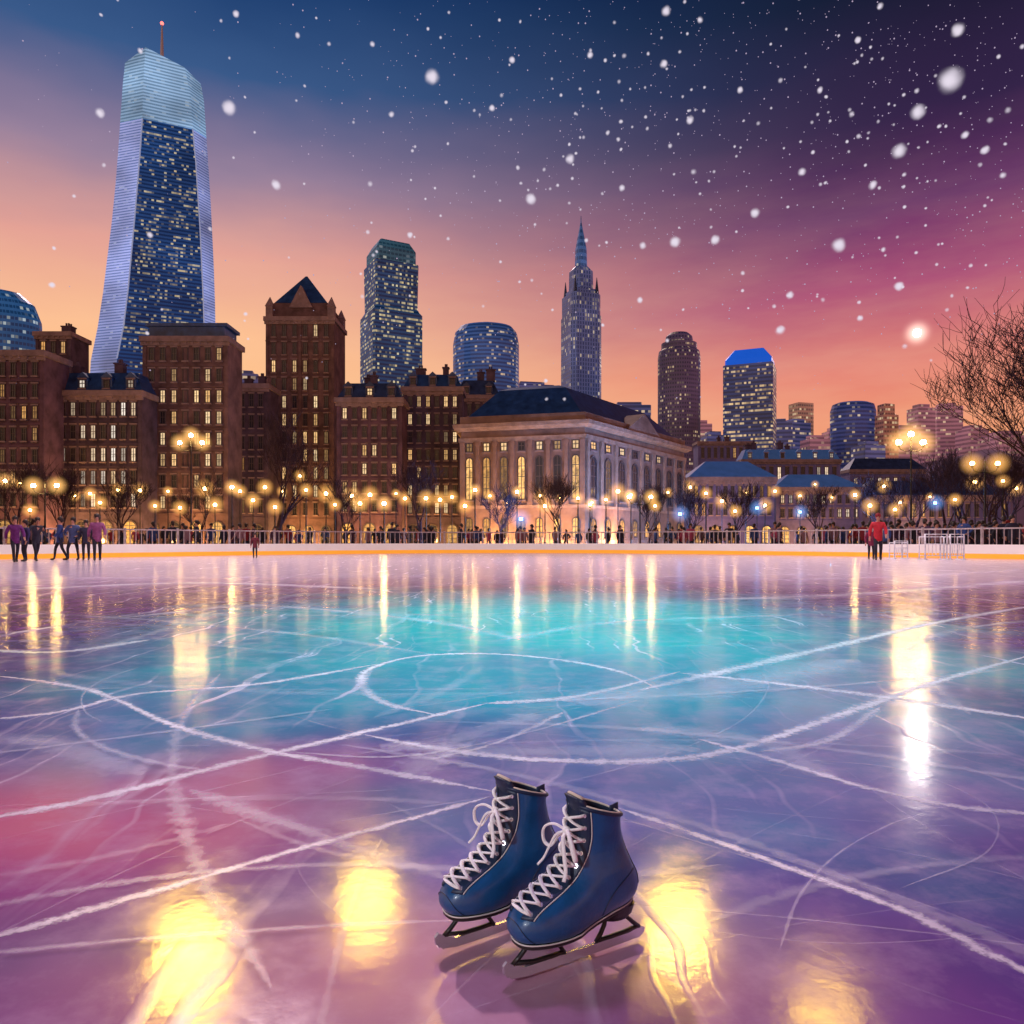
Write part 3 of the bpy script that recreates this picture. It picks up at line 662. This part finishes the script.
rows_l=[(5,482,60),(20,484,75),(75,490,80),(118,492,78),(168,488,80),(205,490,76),(232,486,60),(240,494,80),(253,496,70),(282,496,80),(306,494,56),(326,496,76),(352,500,80),(370,494,78),(384,500,56),(396,498,84),(405,494,76),(426,496,58),(452,494,82),(475,492,56),(490,500,80),(517,488,58),(540,490,80),(560,500,75),(578,500,58),(592,496,84),(618,496,80),(631,500,70),(668,496,82),(706,498,60),(722,500,90),(746,492,90),(775,494,95),(800,500,80),(832,496,100),(855,498,62),(884,492,100),(930,494,90),(955,498,60),(975,488,80),(1003,484,60),(1016,490,90),(90,498,84),(140,486,86),(265,486,88),(300,482,90),(440,502,60),(508,502,84),(606,502,60),(690,490,95),(765,506,70),(815,488,110),(870,505,70),(900,500,84),(155,503,60),(335,505,58),(545,508,60),(735,510,58),(895,510,55),(100,506,55),(215,508,58),(275,507,62),(360,510,56),(465,508,60),(590,509,58),(655,507,60),(30,508,56),(180,510,52)]
BR={232,475,517,855,5,384}
rl=random.Random(9)
for i,(px,py,D) in enumerate(rows_l):
    lamp(px,py+rl.uniform(-5,5),D,1,rl.choice((.11,.14)) if D<70 else rl.choice((.12,.16,.2)),px in BR)
def upl(px,D,en,col=(1,.48,.15)):  # added lamps, hidden from view, for the warm glow low on the facades
    e=thing('uplight','added unseen warm uplight at foot of facade','floodlight',(wx(px,D),D,0),group='added uplights at the foot of the facades')
    mb=MB(); mb.tube([(0,0,-.05),(0,0,.25)],[.2,.22],10); mb.tube([(0,0,.25),(0,0,.3)],[.24,.18],10); mb.obj('housing',pole,e)
    l=bpy.data.lights.new('added_uplight','POINT'); l.energy=en; l.color=col; l.shadow_soft_size=.25
    lo=bpy.data.objects.new('added_uplight',l); COL.objects.link(lo); lo.parent=e; lo.location=(0,0,.7)
for px,D,en in ((15,84.5,1900),(70,88.5,1500),(115,88.5,1500),(185,92.5,2100),(245,107,1800),(300,115.5,3000),(370,100,2100),(432,107.5,2100),(490,86.5,2100),(550,84.5,2600),(625,91,3000),(720,115,2300),(815,123,2300),(930,130,3200)): upl(px,D,en)
bf=emat('blue_flood',(.2,.45,1),9,False)
for px,py,D in ((521,519,48),(757,508,62),(935,503,60),(680,514,56),(800,512,66)):
    e=thing('floodlight','small blue floodlight on short stand','floodlight',(wx(px,D),D,0),group='blue floodlights in the park'); h=wz(py,D)
    mb=MB(); mb.tube([(0,0,0),(0,0,h-.15)],.03,6); mb.tube([(0,0,.3),(.3,.1,0)],.02,4); mb.tube([(0,0,.3),(-.3,.1,0)],.02,4); mb.box(-.15,.15,.0,.14,h-.13,h+.13); mb.obj('stand',pole,e)
    mb=MB(); mb.box(-.12,.12,-.03,-.003,h-.10,h+.10); mb.obj('light_panel',bf,e)
    mb=MB(); mb.sphere((0,-.1,h),.8,16,10); mb.obj('light_glow',glowmat('blue_glow',(.15,.4,1),.30,4),e,smooth=True)
    l=bpy.data.lights.new('blue_light','POINT'); l.energy=4500; l.color=(.15,.4,1); l.shadow_soft_size=.3
    lo=bpy.data.objects.new('blue_light',l); COL.objects.link(lo); lo.parent=e; lo.location=(0,20.0,.8)
D=900; e=thing('bright_star','brilliant white star low in the dusk sky','star',(wx(917,D),D,wz(333,D)))
mb=MB(); mb.sphere((0,0,0),4.6,16,10); mb.obj('star_disc',emat('star_white',(1,.9,.8),420),e,smooth=True)
mb=MB(); mb.sphere((0,0,0),26,24,16); mb.obj('star_glow',glowmat('star_glow',(1,.82,.66),.6,14),e,smooth=True)

# ---------------------------------------------------------------- people
def skin(name,verts,edges,rad,sub=1,root=0):
    me=bpy.data.meshes.new(name); me.from_pydata(verts,edges,[]); ob=bpy.data.objects.new(name,me); COL.objects.link(ob)
    md=ob.modifiers.new('s','SKIN'); 
    for i,r in enumerate(rad):
        v=me.skin_vertices[0].data[i]; v.radius=(r,r) if not isinstance(r,tuple) else r; v.use_root=(i==root)
    sb=ob.modifiers.new('d','SUBSURF'); sb.levels=sub; sb.render_levels=sub
    dg=bpy.context.evaluated_depsgraph_get(); dg.update(); m2=bpy.data.meshes.new_from_object(ob.evaluated_get(dg)); m2.name=name
    bpy.data.objects.remove(ob); bpy.data.meshes.remove(me)
    for p in m2.polygons: p.use_smooth=True
    return m2
skinm=pmat('skin',lin((190,140,118)),.6); trous=pmat('dark_trousers',lin((34,34,50)),.8); bootm=pmat('skate_boot_black',(.03,.03,.03),.5)
mcoat,nt,out=newmat('coat_assorted'); r=nt.node('ShaderNodeObjectInfo').outputs['Random']
cc=nt.ramp(r,[(0,lin((40,42,64))),(.3,lin((76,50,76))),(.42,lin((150,46,60))),(.52,lin((50,76,140))),(.66,lin((36,34,44))),(.76,lin((150,116,130))),(.9,lin((170,70,104)))],'CONSTANT')
p=nt.node('ShaderNodeBsdfPrincipled'); nt.l.new(cc,p.inputs[0]); p.inputs['Roughness'].default_value=.8; nt.l.new(p.outputs[0],out.inputs[0])
hairm=pmat('dark_hair',(.03,.02,.018),.6)
def person_meshes(pose):
    st=dict(stand=((-.10,.02),(.11,-.02)),wide=((-.2,0),(.2,.02)),stride=((-.09,-.28),(.12,.42)),walk=((-.08,-.2),(.1,.22)))[pose]
    lean=-.10 if pose=='stride' else 0
    V=[(0,0,.93),(0,lean*.3,1.1),(0,lean,1.3),(0,lean*1.2,1.44),(0,lean*1.4,1.52),(0,lean*1.6-.005,1.62),(0,lean*1.6,1.74),(0,lean*1.6-.11,1.60)]
    Rr=[(.145,.115),(.12,.10),(.155,.11),(.07,.07),(.05,.05),(.078,.09),(.06,.07),.014]
    E=[(0,1),(1,2),(2,3),(3,4),(4,5),(5,6),(5,7)]
    armp=dict(stand=[(-.26,.02,1.12),(-.27,-.06,.86),(.26,.02,1.12),(.25,-.08,.86)],wide=[(-.36,.06,1.16),(-.2,-.1,1.0),(.34,.06,1.16),(.19,-.1,1.0)],
      stride=[(-.42,-.12,1.14),(-.55,-.38,1.08),(.38,.14,1.12),(.55,.35,1.0)],walk=[(-.27,.12,1.13),(-.28,.05,.88),(.27,-.08,1.13),(.26,-.25,.95)])[pose]
    coat_v=[(0,0,.72),(0,0,.93),(0,lean*.3,1.1),(0,lean,1.32),(0,lean*1.2,1.46)]; coat_r=[(.19,.15),(.175,.14),(.155,.13),(.18,.135),(.075,.075)]; coat_e=[(0,1),(1,2),(2,3),(3,4)]
    for k,sx in ((0,-1),(1,1)):
        b=len(V); fx,fy=st[k]; ky=fy*.5-.05
        V+=[(sx*.09,0,.86),(fx*.9+sx*.01,ky,.50),(fx,fy+.02,.13),(fx,fy-.0,.055),(fx,fy-.14,.045)]
        Rr+=[(.095,.095),(.062,.065),(.045,.05),(.05,.05),(.035,.035)]; E+=[(0,b),(b,b+1),(b+1,b+2),(b+2,b+3),(b+3,b+4)]
        b=len(V); el,wr=armp[2*k],armp[2*k+1]; sh=(sx*.19,lean,1.38); wv=Vector(wr); dv=(wv-Vector(el)).normalized()
        V+=[sh,el,wr,tuple(wv+dv*.09),tuple(wv+dv*.05+Vector((-sx*.05,-.02,0)))]; Rr+=[.06,.045,.032,(.035,.02),.014]; E+=[(2,b),(b,b+1),(b+1,b+2),(b+2,b+3),(b+2,b+4)]
        c=b+3
        for q in(-.024,-.008,.008,.024):
            V.append(tuple(wv+dv*(.17-abs(q))+Vector((q,0,0)))); Rr.append(.009); E.append((c,len(V)-1))
        b=len(coat_v); coat_v+=[sh,el,tuple(wv-dv*.01)]; coat_r+=[.085,.066,.052]; coat_e+=[(3,b),(b,b+1),(b+1,b+2)]
    body=skin('body',V,E,Rr,1); 
    for mt in (skinm,trous,bootm): body.materials.append(mt)
    for p in body.polygons: p.material_index=2 if p.center.z<.2 else (1 if p.center.z<.98 and abs(p.center.x)<.24 and not(p.center.z>.75 and abs(p.center.x)>.215) else 0)
    coat=skin('coat',coat_v,coat_e,coat_r,1,1); coat.materials.append(mcoat)
    hb=MB(); cy=lean*1.6+.012; hb.sphere((0,cy,1.70),.105,14,8,sz=.95); hb.sphere((0,cy+.05,1.63),.085,10,6,sz=1.1)
    hair=hb.mesh('hair',[hairm],True)
    return body,coat,hair
PM={k:person_meshes(k) for k in('stand','wide','stride','walk')}
def person(px,py,h,pose,label,rot=0,coatcol=None,group=None,D=None,hatcol=None):
    if D is None: D=F*CH/(py-YH)
    body,coat,hair=PM[pose]; s=h/1.8
    o=mkobj('person',body,None,(wx(px,D),D,-.012*s),label=label,category='person'); o.scale=(s,s,s); o.rotation_euler[2]=rot
    if group: o['group']=group
    c=mkobj('coat',coat,o); hh=mkobj('hair' if not hatcol else 'knitted_hat',hair,o)
    for ob,cl,nm in ((c,coatcol,'coat'),(hh,hatcol,'hat')):
        if cl: ob.material_slots[0].link='OBJECT'; ob.material_slots[0].material=pmat(f'{nm}_{cl[0]}_{cl[1]}_{cl[2]}',lin(cl),.8)
    return o
person(15,562,1.55,'walk','person in purple coat standing on the ice',.8,(105,36,115))
person(25,561.5,1.45,'stand','person in dark blue coat on the ice',-.5,(52,46,92))
person(36,561,1.55,'stride','person in dark coat skating',.9,(44,46,62))
person(60,560,1.62,'walk','person in blue jacket walking on ice',-.9,(44,66,125))
person(73,560,1.6,'wide','person in grey blue jacket with hands at waist',.1,(76,92,138))
person(86,560,1.5,'stand','person in dark jacket and light jeans',.4,(46,46,72))
person(97,560.5,1.7,'walk','person in mauve jacket standing with friends',.5,(145,78,128))
person(255,558,1.05,'stand','child in dark red coat near the boards',.2,(100,26,44))
person(871,559.5,1.3,'stand','person in dark pink coat beside companion',-.3,(125,40,75))
person(878,560,1.75,'walk','person in bright red coat on the ice',-.4,(190,36,52),hatcol=(130,26,36))
person(972,556,1.6,'stand','person in dark coat beside white barrier',.3,(44,34,54))
person(984,556,1.5,'wide','person in brown coat standing near barrier',-.2,(80,50,52))
person(996,557,1.6,'walk','person in black coat on the rink edge',.9,(30,28,40))
person(1008,556,1.7,'stand','person in dark coat with red hat',.2,(40,30,44),hatcol=(140,34,36))
person(1019,557,1.5,'wide','person in grey coat by the boards',.1,(66,58,78))
person(990,555.5,1.65,'stand','person in dark blue coat by the boards',1.1,(36,42,76))
person(1015,555.5,1.6,'walk','person in dark coat by the boards',-1.1,(34,28,38))
person(914,556,1.6,'stand','person in black coat standing by the boards',.5,(30,30,40))
person(1003,556,1.6,'stand','person in purple coat by the boards',-.5,(84,42,86))
person(979,557,1.6,'walk','person in dark coat by the boards',.4,(34,28,38))
rng=random.Random(3)
for i in range(225):
    for _ in range(20):
        D=rng.uniform(38,62) if i<180 else rng.uniform(30,44); px=rng.uniform(-5,1030) if i<180 else rng.uniform(860,1035); X=wx(px,D)
        if D>44-.04*X*X+1.2: break
    person(px,0,rng.uniform(1.5,1.85),rng.choice(('stand','wide','walk','stand')),'bystander in winter coat behind the rink barrier',rng.uniform(-3,3),None,'crowd of bystanders behind the barrier',D=D)

wm=pmat('white_metal',(.7,.7,.75),.4,.1,emit=(1,.95,1),es=.08)
def mbar(px,py,w_,h_,label):
    q=gnd(px,py); e=thing('metal_barrier',label,'barrier',q); mb=MB()
    mb.tube([(-w_/2,0,.0),(-w_/2,0,h_),(w_/2,0,h_),(w_/2,0,0)],.03,6); mb.tube([(-w_/2,0,.16),(w_/2,0,.16)],.02,6); mb.tube([(-w_/2,0,h_*.62),(w_/2,0,h_*.62)],.02,6); mb.tube([(-w_/2,.4,0),(-w_/2,.4,h_*.9),(w_/2,.4,h_*.9),(w_/2,.4,0)],.025,6)
    for x in(-w_/2,w_/2): mb.tube([(x,0,h_*.9),(x,.4,h_*.9)],.022,6); mb.tube([(x,0,.16),(x,.4,.16)],.02,6)
    mb.obj('frame',wm,e,smooth=True)
    mb=MB()
    for i in range(1,6): x=-w_/2+w_*i/6; mb.tube([(x,0,.16),(x,0,h_*.62)],.014,5)
    mb.obj('bars',wm,e,kind='stuff'); 
    mb=MB()
    for x in(-w_/2,w_/2): mb.box(x-.03,x+.03,-.12,.5,-.001,.035)
    mb.obj('feet',wm,e)
mbar(936,560,.8,.95,'white metal barrier standing on the ice'); mbar(957,560,.5,.95,'narrow white metal barrier on the ice'); mbar(901,559,.5,.7,'low white metal skating aid frame')

# ---------------------------------------------------------------- falling snow
m,nt,out=newmat('snowflake'); lw=nt.node('ShaderNodeLayerWeight'); lw.inputs[0].default_value=.5
f=nt.math('POWER',nt.math('SUBTRACT',1.0,lw.outputs['Facing']),6.0)
e_=nt.node('ShaderNodeEmission'); nt.put(e_.inputs[0],(.95,.86,1.0)); e_.inputs[1].default_value=.85  # flakes glow by emission instead of catching light
t=nt.node('ShaderNodeBsdfTransparent'); mx=nt.node('ShaderNodeMixShader'); nt.l.new(nt.math('MULTIPLY',f,nt.node('ShaderNodeObjectInfo').outputs['Alpha']),mx.inputs[0]); nt.l.new(t.outputs[0],mx.inputs[1]); nt.l.new(e_.outputs[0],mx.inputs[2]); nt.l.new(mx.outputs[0],out.inputs[0]); m.cycles.emission_sampling='NONE'; SN=m
fm=[]
for v in range(5):
    mb=MB(); mb.sphere((0,0,0),1,14,9); mb.v=[tuple(Vector(q)*(1+.15*mnoise.noise(Vector(q)*1.5+Vector((v*9,0,0))))) for q in mb.v]; fm.append(mb.mesh('snowflake',[SN],True))
def flake(px,py,r,D,a=1):
    o=mkobj('snowflake',rng.choice(fm),None,(wx(px,D),D,wz(py,D)),label='white snowflake drifting down in the air',category='snowflake',group='falling snowflakes'); s=r*D/F; o.scale=(s,s,s*rng.uniform(.85,1.15)); o.color=(1,1,1,a); o.rotation_euler=(rng.random()*6,rng.random()*6,0)
big=[(950,80,15),(229,108,9),(432,77,9),(839,245,9),(100,113,6),(918,112,9),(899,151,9),(958,30,8),(666,11,6),(675,242,7),(570,159,6),(531,199,7),(664,64,5),(236,14,4),(780,330,6),(899,286,6),(860,318,4),(802,172,5),(715,240,6),(622,188,4),(492,108,4),(276,185,6),(150,235,4),(512,60,4),(755,213,6),(690,120,5),(873,185,5),(985,150,5),(965,135,5),(740,90,4),(640,300,4),(700,20,4),(52,285,4),(820,90,4),(410,235,4),(790,295,5),(590,55,4),(858,40,4)]
for px,py,r in big: flake(px,py,r,rng.uniform(5,12),.9)
def sample():
    while True:
        px=rng.uniform(-20,1044); py=rng.uniform(-10,400)
        dens=(.08+.92*min(1,max(0,(px-180)/420)))*(1 if py<230 else max(.12,1-(py-230)/150))
        if rng.random()<dens: return px,py
for i in range(300-len(big)):
    px,py=sample(); flake(px,py,min(4.6,1.7+rng.expovariate(1.7)),rng.uniform(8,30),rng.uniform(.35,.85))
SN2=emat('snow_speck',(.66,.52,.74),.70,False)
mb=MB()
for i in range(1500):
    px,py=sample(); D=rng.uniform(25,60); mb.sphere((wx(px,D),D,wz(py,D)),(.26+min(.5,rng.expovariate(5)))*D/F,5,4)
mb.obj('falling_snow',SN2,smooth=True,kind='stuff')

# ---------------------------------------------------------------- ice skates
blue=pmat('blue_leather',(.007,.078,.235),.36,0,.18,30,bump=.3,bscale=160,coat=.25)
navy=pmat('navy_leather',(.006,.022,.065),.45,0,.2,30,bump=.3,bscale=160)
liningd=pmat('dark_lining',(.02,.03,.06),.9,0,.1,60,bump=.4,bscale=400)
lining=pmat('cream_lining',(.70,.62,.50),.9,0,.1,60,bump=.4,bscale=400)
lacem=pmat('white_lace',(.95,.95,.97),.8,0,.06,300,bump=.5,bscale=900)
solem=pmat('black_sole',(.010,.010,.012),.35,0,.2,30)
chrome=pmat('chrome_steel',(.74,.74,.80),.26,.75,.05,20)
piping=pmat('pale_piping',(.75,.74,.72),.6)
zk=[0,.008,.02,.034,.048,.060,.071,.083,.098,.117,.14,.17,.195,.215]
fk=[.129,.137,.141,.139,.131,.115,.093,.070,.050,.035,.024,.017,.015,.017]
bk=[-.102,-.108,-.112,-.113,-.111,-.107,-.102,-.096,-.090,-.083,-.076,-.071,-.069,-.070]
wk=[.045,.051,.055,.0545,.053,.052,.050,.048,.045,.042,.039,.0385,.040,.041]
def ci(z,arr):
    h=.006; a=[np.interp(z+q*h,zk,arr) for q in(-1,-.5,0,.5,1)]; return float(np.mean(a))
BZ=.064
def S(z,t,o=0.0):
    def P_(z,t):
        f,b,w_=ci(z,fk),ci(z,bk),ci(z,wk); a=(f-b)/2; c=(f+b)/2
        ct,st=math.cos(t),math.sin(t)
        x=c+a*math.copysign(abs(ct)**.92,ct); xn=(x-c)/a
        low=max(0,1-z/.09)
        shp=1-low*(.20*math.exp(-((xn+.1)/.33)**2)+.14*max(0,-xn-.2))
        ank=math.exp(-((z-.12)/.04)**2)*.04
        y=w_*math.copysign(abs(st)**.78,st)*shp*(1-ank)
        if low>0: y+=.004*low*xn
        h=.018*min(1,max(0,(.03-x)/.07))
        fade=max(0,1-z/.215)
        tip=.014*max(0,(z-.17)/.045)*((x+.025)/.045)
        return Vector((x,y,BZ+z*.85+h*fade+tip))
    p=P_(z,t)
    if o:
        du=P_(z,t+.03)-P_(z,t-.03); dv=P_(min(.215,z+.002),t)-P_(max(0,z-.002),t); n=du.cross(dv)
        if n.length>0: p=p+n.normalized()*o
    return p
def tfor(y,z): 
    w_=ci(z,wk); r=min(.95,abs(y)/w_); return math.copysign(math.asin(r**(1/.78)),y)
NS=48
zz=np.linspace(.046,.213,200); rp=[S(z,0) for z in zz]; ac=[0]
for i in range(1,200): ac.append(ac[-1]+(rp[i]-rp[i-1]).length)
ac=np.array(ac)/ac[-1]
def zs_(s): return float(np.interp(s,ac,zz))
mb=MB(); mb.tube([(0,0,-.0006),(0,0,.0009)],[.004,.0034],10); EY=mb.mesh('eyelet',[chrome])
def build_skate(label,loc,rot,side=1):
    e=thing('ice_skate',label,'ice skate',loc,rot,'pair of ice skates')
    zl=list(np.linspace(0,.215,46)); mb=MB()
    rings=[[S(z,2*math.pi*i/NS) for i in range(NS)] for z in zl]
    mb.loft(rings,cap=False); mb.face(list(range(NS))[::-1],0)
    boot=mb.obj('boot',blue,e,smooth=True)
    sb=boot.modifiers.new('s','SUBSURF'); sb.levels=1; sb.render_levels=1
    mb=MB(); lr=[]
    for z,k in ((.2150,.0),(.217,-.002),(.2155,-.004),(.205,-.0055),(.18,-.006),(.14,-.006),(.11,-.008)):
        lr.append([ (lambda p:Vector((p.x,p.y,p.z+max(0,z-.215))))(S(min(z,.2149),2*math.pi*i/NS,k)) for i in range(NS)])
    mb.loft(lr,cap=False); b=len(mb.v)-NS; mb.face([b+i for i in range(NS)]); mb.obj('lining',liningd,boot,smooth=True)
    mb=MB(); mb.tube([S(.2145,2*math.pi*i/60,.0006) for i in range(60)],.0030,8,closed=True); mb.obj('collar_piping',navy,boot,smooth=True)
    mb=MB(); mb.tube([S(.2145,2*math.pi*i/60,-.0025)+Vector((0,0,.0024)) for i in range(60)],.0018,6,closed=True); mb.obj('collar_edge',lining,boot,smooth=True)
    def strip(y0,y1,s0,s1,o,name,mat,th=.0015,n=40,k=8):
        mb=MB(); rr=[]
        for i in range(n+1):
            z=zs_(s0+(s1-s0)*i/n)
            row=[S(z,tfor(y0+(y1-y0)*j/k,z),o+th) for j in range(k+1)]
            row2=[S(z,tfor(y0+(y1-y0)*j/k,z),o-.003) for j in range(k,-1,-1)]
            rr.append(row+row2)
        mb.loft(rr); return mb.obj(name,mat,boot,smooth=True)
    strip(-.015,.015,.05,.995,.0,'tongue_front',navy,.0006)
    for q in(-1,1):
        a,b_=sorted((q*.015,q*.031)); strip(a,b_,.0,.995,.0,'eyelet_facing',navy,.0024)
        mb=MB(); mb.tube([S(zs_(s),tfor(q*.0315,zs_(s)),.0018) for s in np.linspace(0,.99,40)],.0010,6); mb.obj('facing_stitching',piping,boot,smooth=True)
        mb=MB(); mb.tube([S(z,math.pi-q*.28,.0006) for z in np.linspace(.03,.213,30)],.0009,6); mb.obj('back_seam',navy,boot,smooth=True)
    mb=MB(); rows=[]
    for i in range(9):
        h=i/8; z=.158+h*.044; wd=.027*(1-.25*h**3); row=[]
        for sgn in(1,-1):
            for j in range(9):
                u=(-1+j/4)*sgn; row.append(Vector((.005+.022*h-.010*u*u+(.0035 if sgn>0 else -.0035),wd*u,BZ+.010+z-.006*u*u*(h>.9))))
        rows.append(row)
    mb.loft(rows); mb.obj('tongue',navy,boot,smooth=True)
    mb=MB(); mb.tube([Vector((.0005+.020*1-.010*u*u,.0185*u,BZ+.0105+.202-.006*u*u)) for u in np.linspace(-1,1,12)],.0035,6,flat=.8); mb.obj('tongue_lining',lining,boot,smooth=True)
    mb=MB(); mb.tube([S(.004+.036*(1-u*u), .62*u,.0003) for u in np.linspace(-1,1,30)],.0007,6)
    mb.obj('toe_stitching',navy,boot,smooth=True)
    for sg in(-1,1):
        mb=MB(); mb.tube([S(.012+.062*math.sin(u*math.pi/2),sg*(1.75+.85*(u**2)),.0003) for u in np.linspace(0,1,24)],.0008,6); mb.obj('heel_stitching',navy,boot,smooth=True)
    def SR(k,dz): return [(lambda p:(p.x,p.y,p.z+dz))(S(.0,2*math.pi*i/NS,0)+Vector((math.cos(2*math.pi*i/NS),math.sin(2*math.pi*i/NS),0))*k) for i in range(NS)]
    mb=MB(); mb.loft([SR(-.002,-.008),SR(.0020,-.005),SR(.0015,-.0012)]); mb.obj('sole',solem,e)
    mb=MB(); mb.tube([Vector(q)+Vector((0,0,.0006)) for q in SR(.0018,0)],.0012,6,closed=True); mb.obj('welt',piping,e,smooth=True)
    mb=MB(); rr=[]
    for z,k in ((.0600,.84),(.066,.90),(.076,.98)):
        rr.append([(-.068+.034*k*math.copysign(abs(math.cos(t))**.6,math.cos(t)),.030*k*math.copysign(abs(math.sin(t))**.7,math.sin(t)),z) for t in [2*math.pi*i/32 for i in range(32)]])
    mb.loft(rr); mb.obj('heel',solem,e)
    mb=MB(); mb.loft([[( .078+.040*math.cos(t),.024*math.sin(t),z) for t in [2*math.pi*i/24 for i in range(24)]] for z in(.0530,.0562)]); mb.obj('sole_plate',solem,e)
    mb=MB(); mb.loft([[(-.068+.030*math.cos(t),.022*math.sin(t),z) for t in [2*math.pi*i/24 for i in range(24)]] for z in(.0530,.0598)]); mb.obj('heel_plate',solem,e)
    def plate(poly,th,name,mat,par=e):
        mb=MB(); n=len(poly); a=mb.add([(x,-th,z) for x,z in poly]); b=mb.add([(x,th,z) for x,z in poly])
        for i in range(n): j=(i+1)%n; mb.face([a+i,a+j,b+j,b+i])
        mb.face([a+i for i in range(n)][::-1]); mb.face([b+i for i in range(n)]); return mb.obj(name,mat,par)
    runner=[(-.136,.014),(-.134,.007),(-.125,.0012),(-.06,0),(.06,0),(.112,.0012),(.134,.005),(.1365,.004),(.142,.0095),(.1445,.0085),(.149,.016),(.1505,.015),(.152,.028),(.146,.034),(.134,.026),(.112,.0165),(-.10,.0145),(-.126,.0185)]
    bl_=plate(runner,.0026,'blade',chrome)
    def leg(x0,x1,xt0,xt1,par,nm): return plate([(x0,.0140),(x1,.0140),(xt1,.0529),(xt0,.0529)],.0034,nm,solem,par)
    def frame(name,pts_):
        mb=MB(); mb.tube([Vector((x,0,z)) for x,z in pts_],.0042,8,flat=.9); return mb.obj(name,solem,bl_,smooth=True)
    frame('front_stanchion',[(.034,.0160),(.042,.028),(.052,.0415),(.056,.0535)]); frame('front_stanchion',[(.134,.0255),(.122,.034),(.110,.045),(.104,.0535)])
    frame('front_bridge',[(.036,.0190),(.060,.0185),(.095,.0195),(.128,.0270)])
    frame('rear_stanchion',[(-.030,.0160),(-.040,.028),(-.048,.0415),(-.050,.0535)]); frame('rear_stanchion',[(-.124,.0185),(-.110,.030),(-.096,.043),(-.092,.0535)])
    frame('rear_bridge',[(-.034,.0185),(-.06,.0175),(-.09,.0175),(-.120,.0200)])
    mb=MB(); N=10; s0=.05; ey=.0235
    ss=[s0+(.95-s0)*i/(N-1) for i in range(N)]
    def LP(s,y,o): 
        z=zs_(min(s,.995)); return S(z,tfor(y,z),o)
    for i in range(N-1):
        for q in(-1,1):
            pts=[]
            for k in range(11):
                u=k/10; s=ss[i]+(ss[i+1]-ss[i])*u; y=q*ey*(1-2*u); bulge=.0052+.0035*math.sin(u*math.pi)+(.003 if q>0 else -.0006)*math.sin(u*math.pi)
                if k in(0,10): bulge=.002
                pts.append(LP(s,y,bulge))
            mb.tube(pts,.0044,7,flat=.5)
    pts=[LP(ss[0],-ey+2*ey*k/10,.002+.004*math.sin(math.pi*k/10)) for k in range(11)]; mb.tube(pts,.0042,7,flat=.55)
    top=LP(.80,0,.012)
    def cur(cps,r=.0034): mb.tube(catmull([Vector(c) for c in cps],8),r,7,flat=.6)
    for q in(-1,1):
        t=top
        cur([t,t+Vector((.014,q*.020,.008)),t+Vector((.020,q*.040,-.004)),t+Vector((.016,q*.046,-.028)),t+Vector((.010,q*.034,-.034)),t+Vector((.006,q*.016,-.012)),t])
        cur([t,t+Vector((.016,q*.010,-.006)),t+Vector((.022,q*.022,-.030)),t+Vector((.026,q*.032,-.050)),t+Vector((.034,q*.038,-.062))])
    mb.sphere(top+Vector((.002,0,0)),.0075,10,7)
    mb.obj('lace',lacem,e,smooth=True)
    for i in range(N):
        for q in(-1,1):
            p=LP(ss[i],q*(ey+.0005),.0026); pn=LP(ss[i],q*(ey+.0005),.006)-p
            o=mkobj('eyelet',EY,boot,p); o.rotation_euler=pn.to_track_quat('Z','Y').to_euler()
    mb=MB(); mb.tube([S(.20,math.pi,.0005),S(.214,math.pi,.003),S(.214,math.pi,.002)+Vector((-.002,0,.008)),S(.2149,math.pi,-.006)+Vector((0,0,.005)),S(.2,math.pi,-.007)],.003,8,flat=2); mb.obj('heel_loop',navy,boot,smooth=True)
    return e
build_skate('blue leather ice skate with white laces and dark collar',(.116,1.252,.006),math.radians(180+31),1)
build_skate('blue leather ice skate with white laces standing behind its pair',(-.004,1.345,.006),math.radians(180+34),-1)

# unseen spots added to brighten and colour the ice and light the skates
def spot(x,y,z,tx,ty,col,en,ang,tz=0,soft=.05,blend=1):
    l=bpy.data.lights.new('unseen_spot','SPOT'); l.energy=en; l.color=col; l.spot_size=math.radians(ang); l.spot_blend=blend; l.shadow_soft_size=soft
    o=bpy.data.objects.new('unseen_spot',l); COL.objects.link(o); o.location=(x,y,z); o.rotation_euler=(Vector((tx,ty,tz))-Vector((x,y,z))).to_track_quat('-Z','Y').to_euler()
# low warm spots aimed along the ice: long golden pools with their own mirror streaks
for gx,gy,e_,a in ((-.54,1.26,200,10),(-.28,1.46,120,6.5),(.30,1.36,160,7.5),(-.05,1.10,90,7),(.46,1.10,50,7)):
    spot(gx*3.6,gy*3.6,1.85,gx,gy,(1,.60,.06),e_,a,soft=.18)
spot(.5,6.8,6.5,.4,6.4,(.25,.95,1),1700,80)
for x in(-12,0,12): spot(x,27,12,x*.95,28,(1,.84,.92),4000,125,soft=.5)  # added overhead fill that brightens the far ice, no lamps modelled
for x in(-7,7): spot(x,15,9,x*.95,16,(.95,.80,.98),2000,125,soft=.5)  # added fill for the middle of the rink
spot(0,3.0,5,.0,2.6,(.85,.48,1),230,80,soft=.3)  # added violet fill over the near ice
spot(-2.2,-1.8,2.4,.04,1.33,(.95,.96,1),330,12,tz=.16,soft=.2)  # added key light from behind the camera, brightens the skates
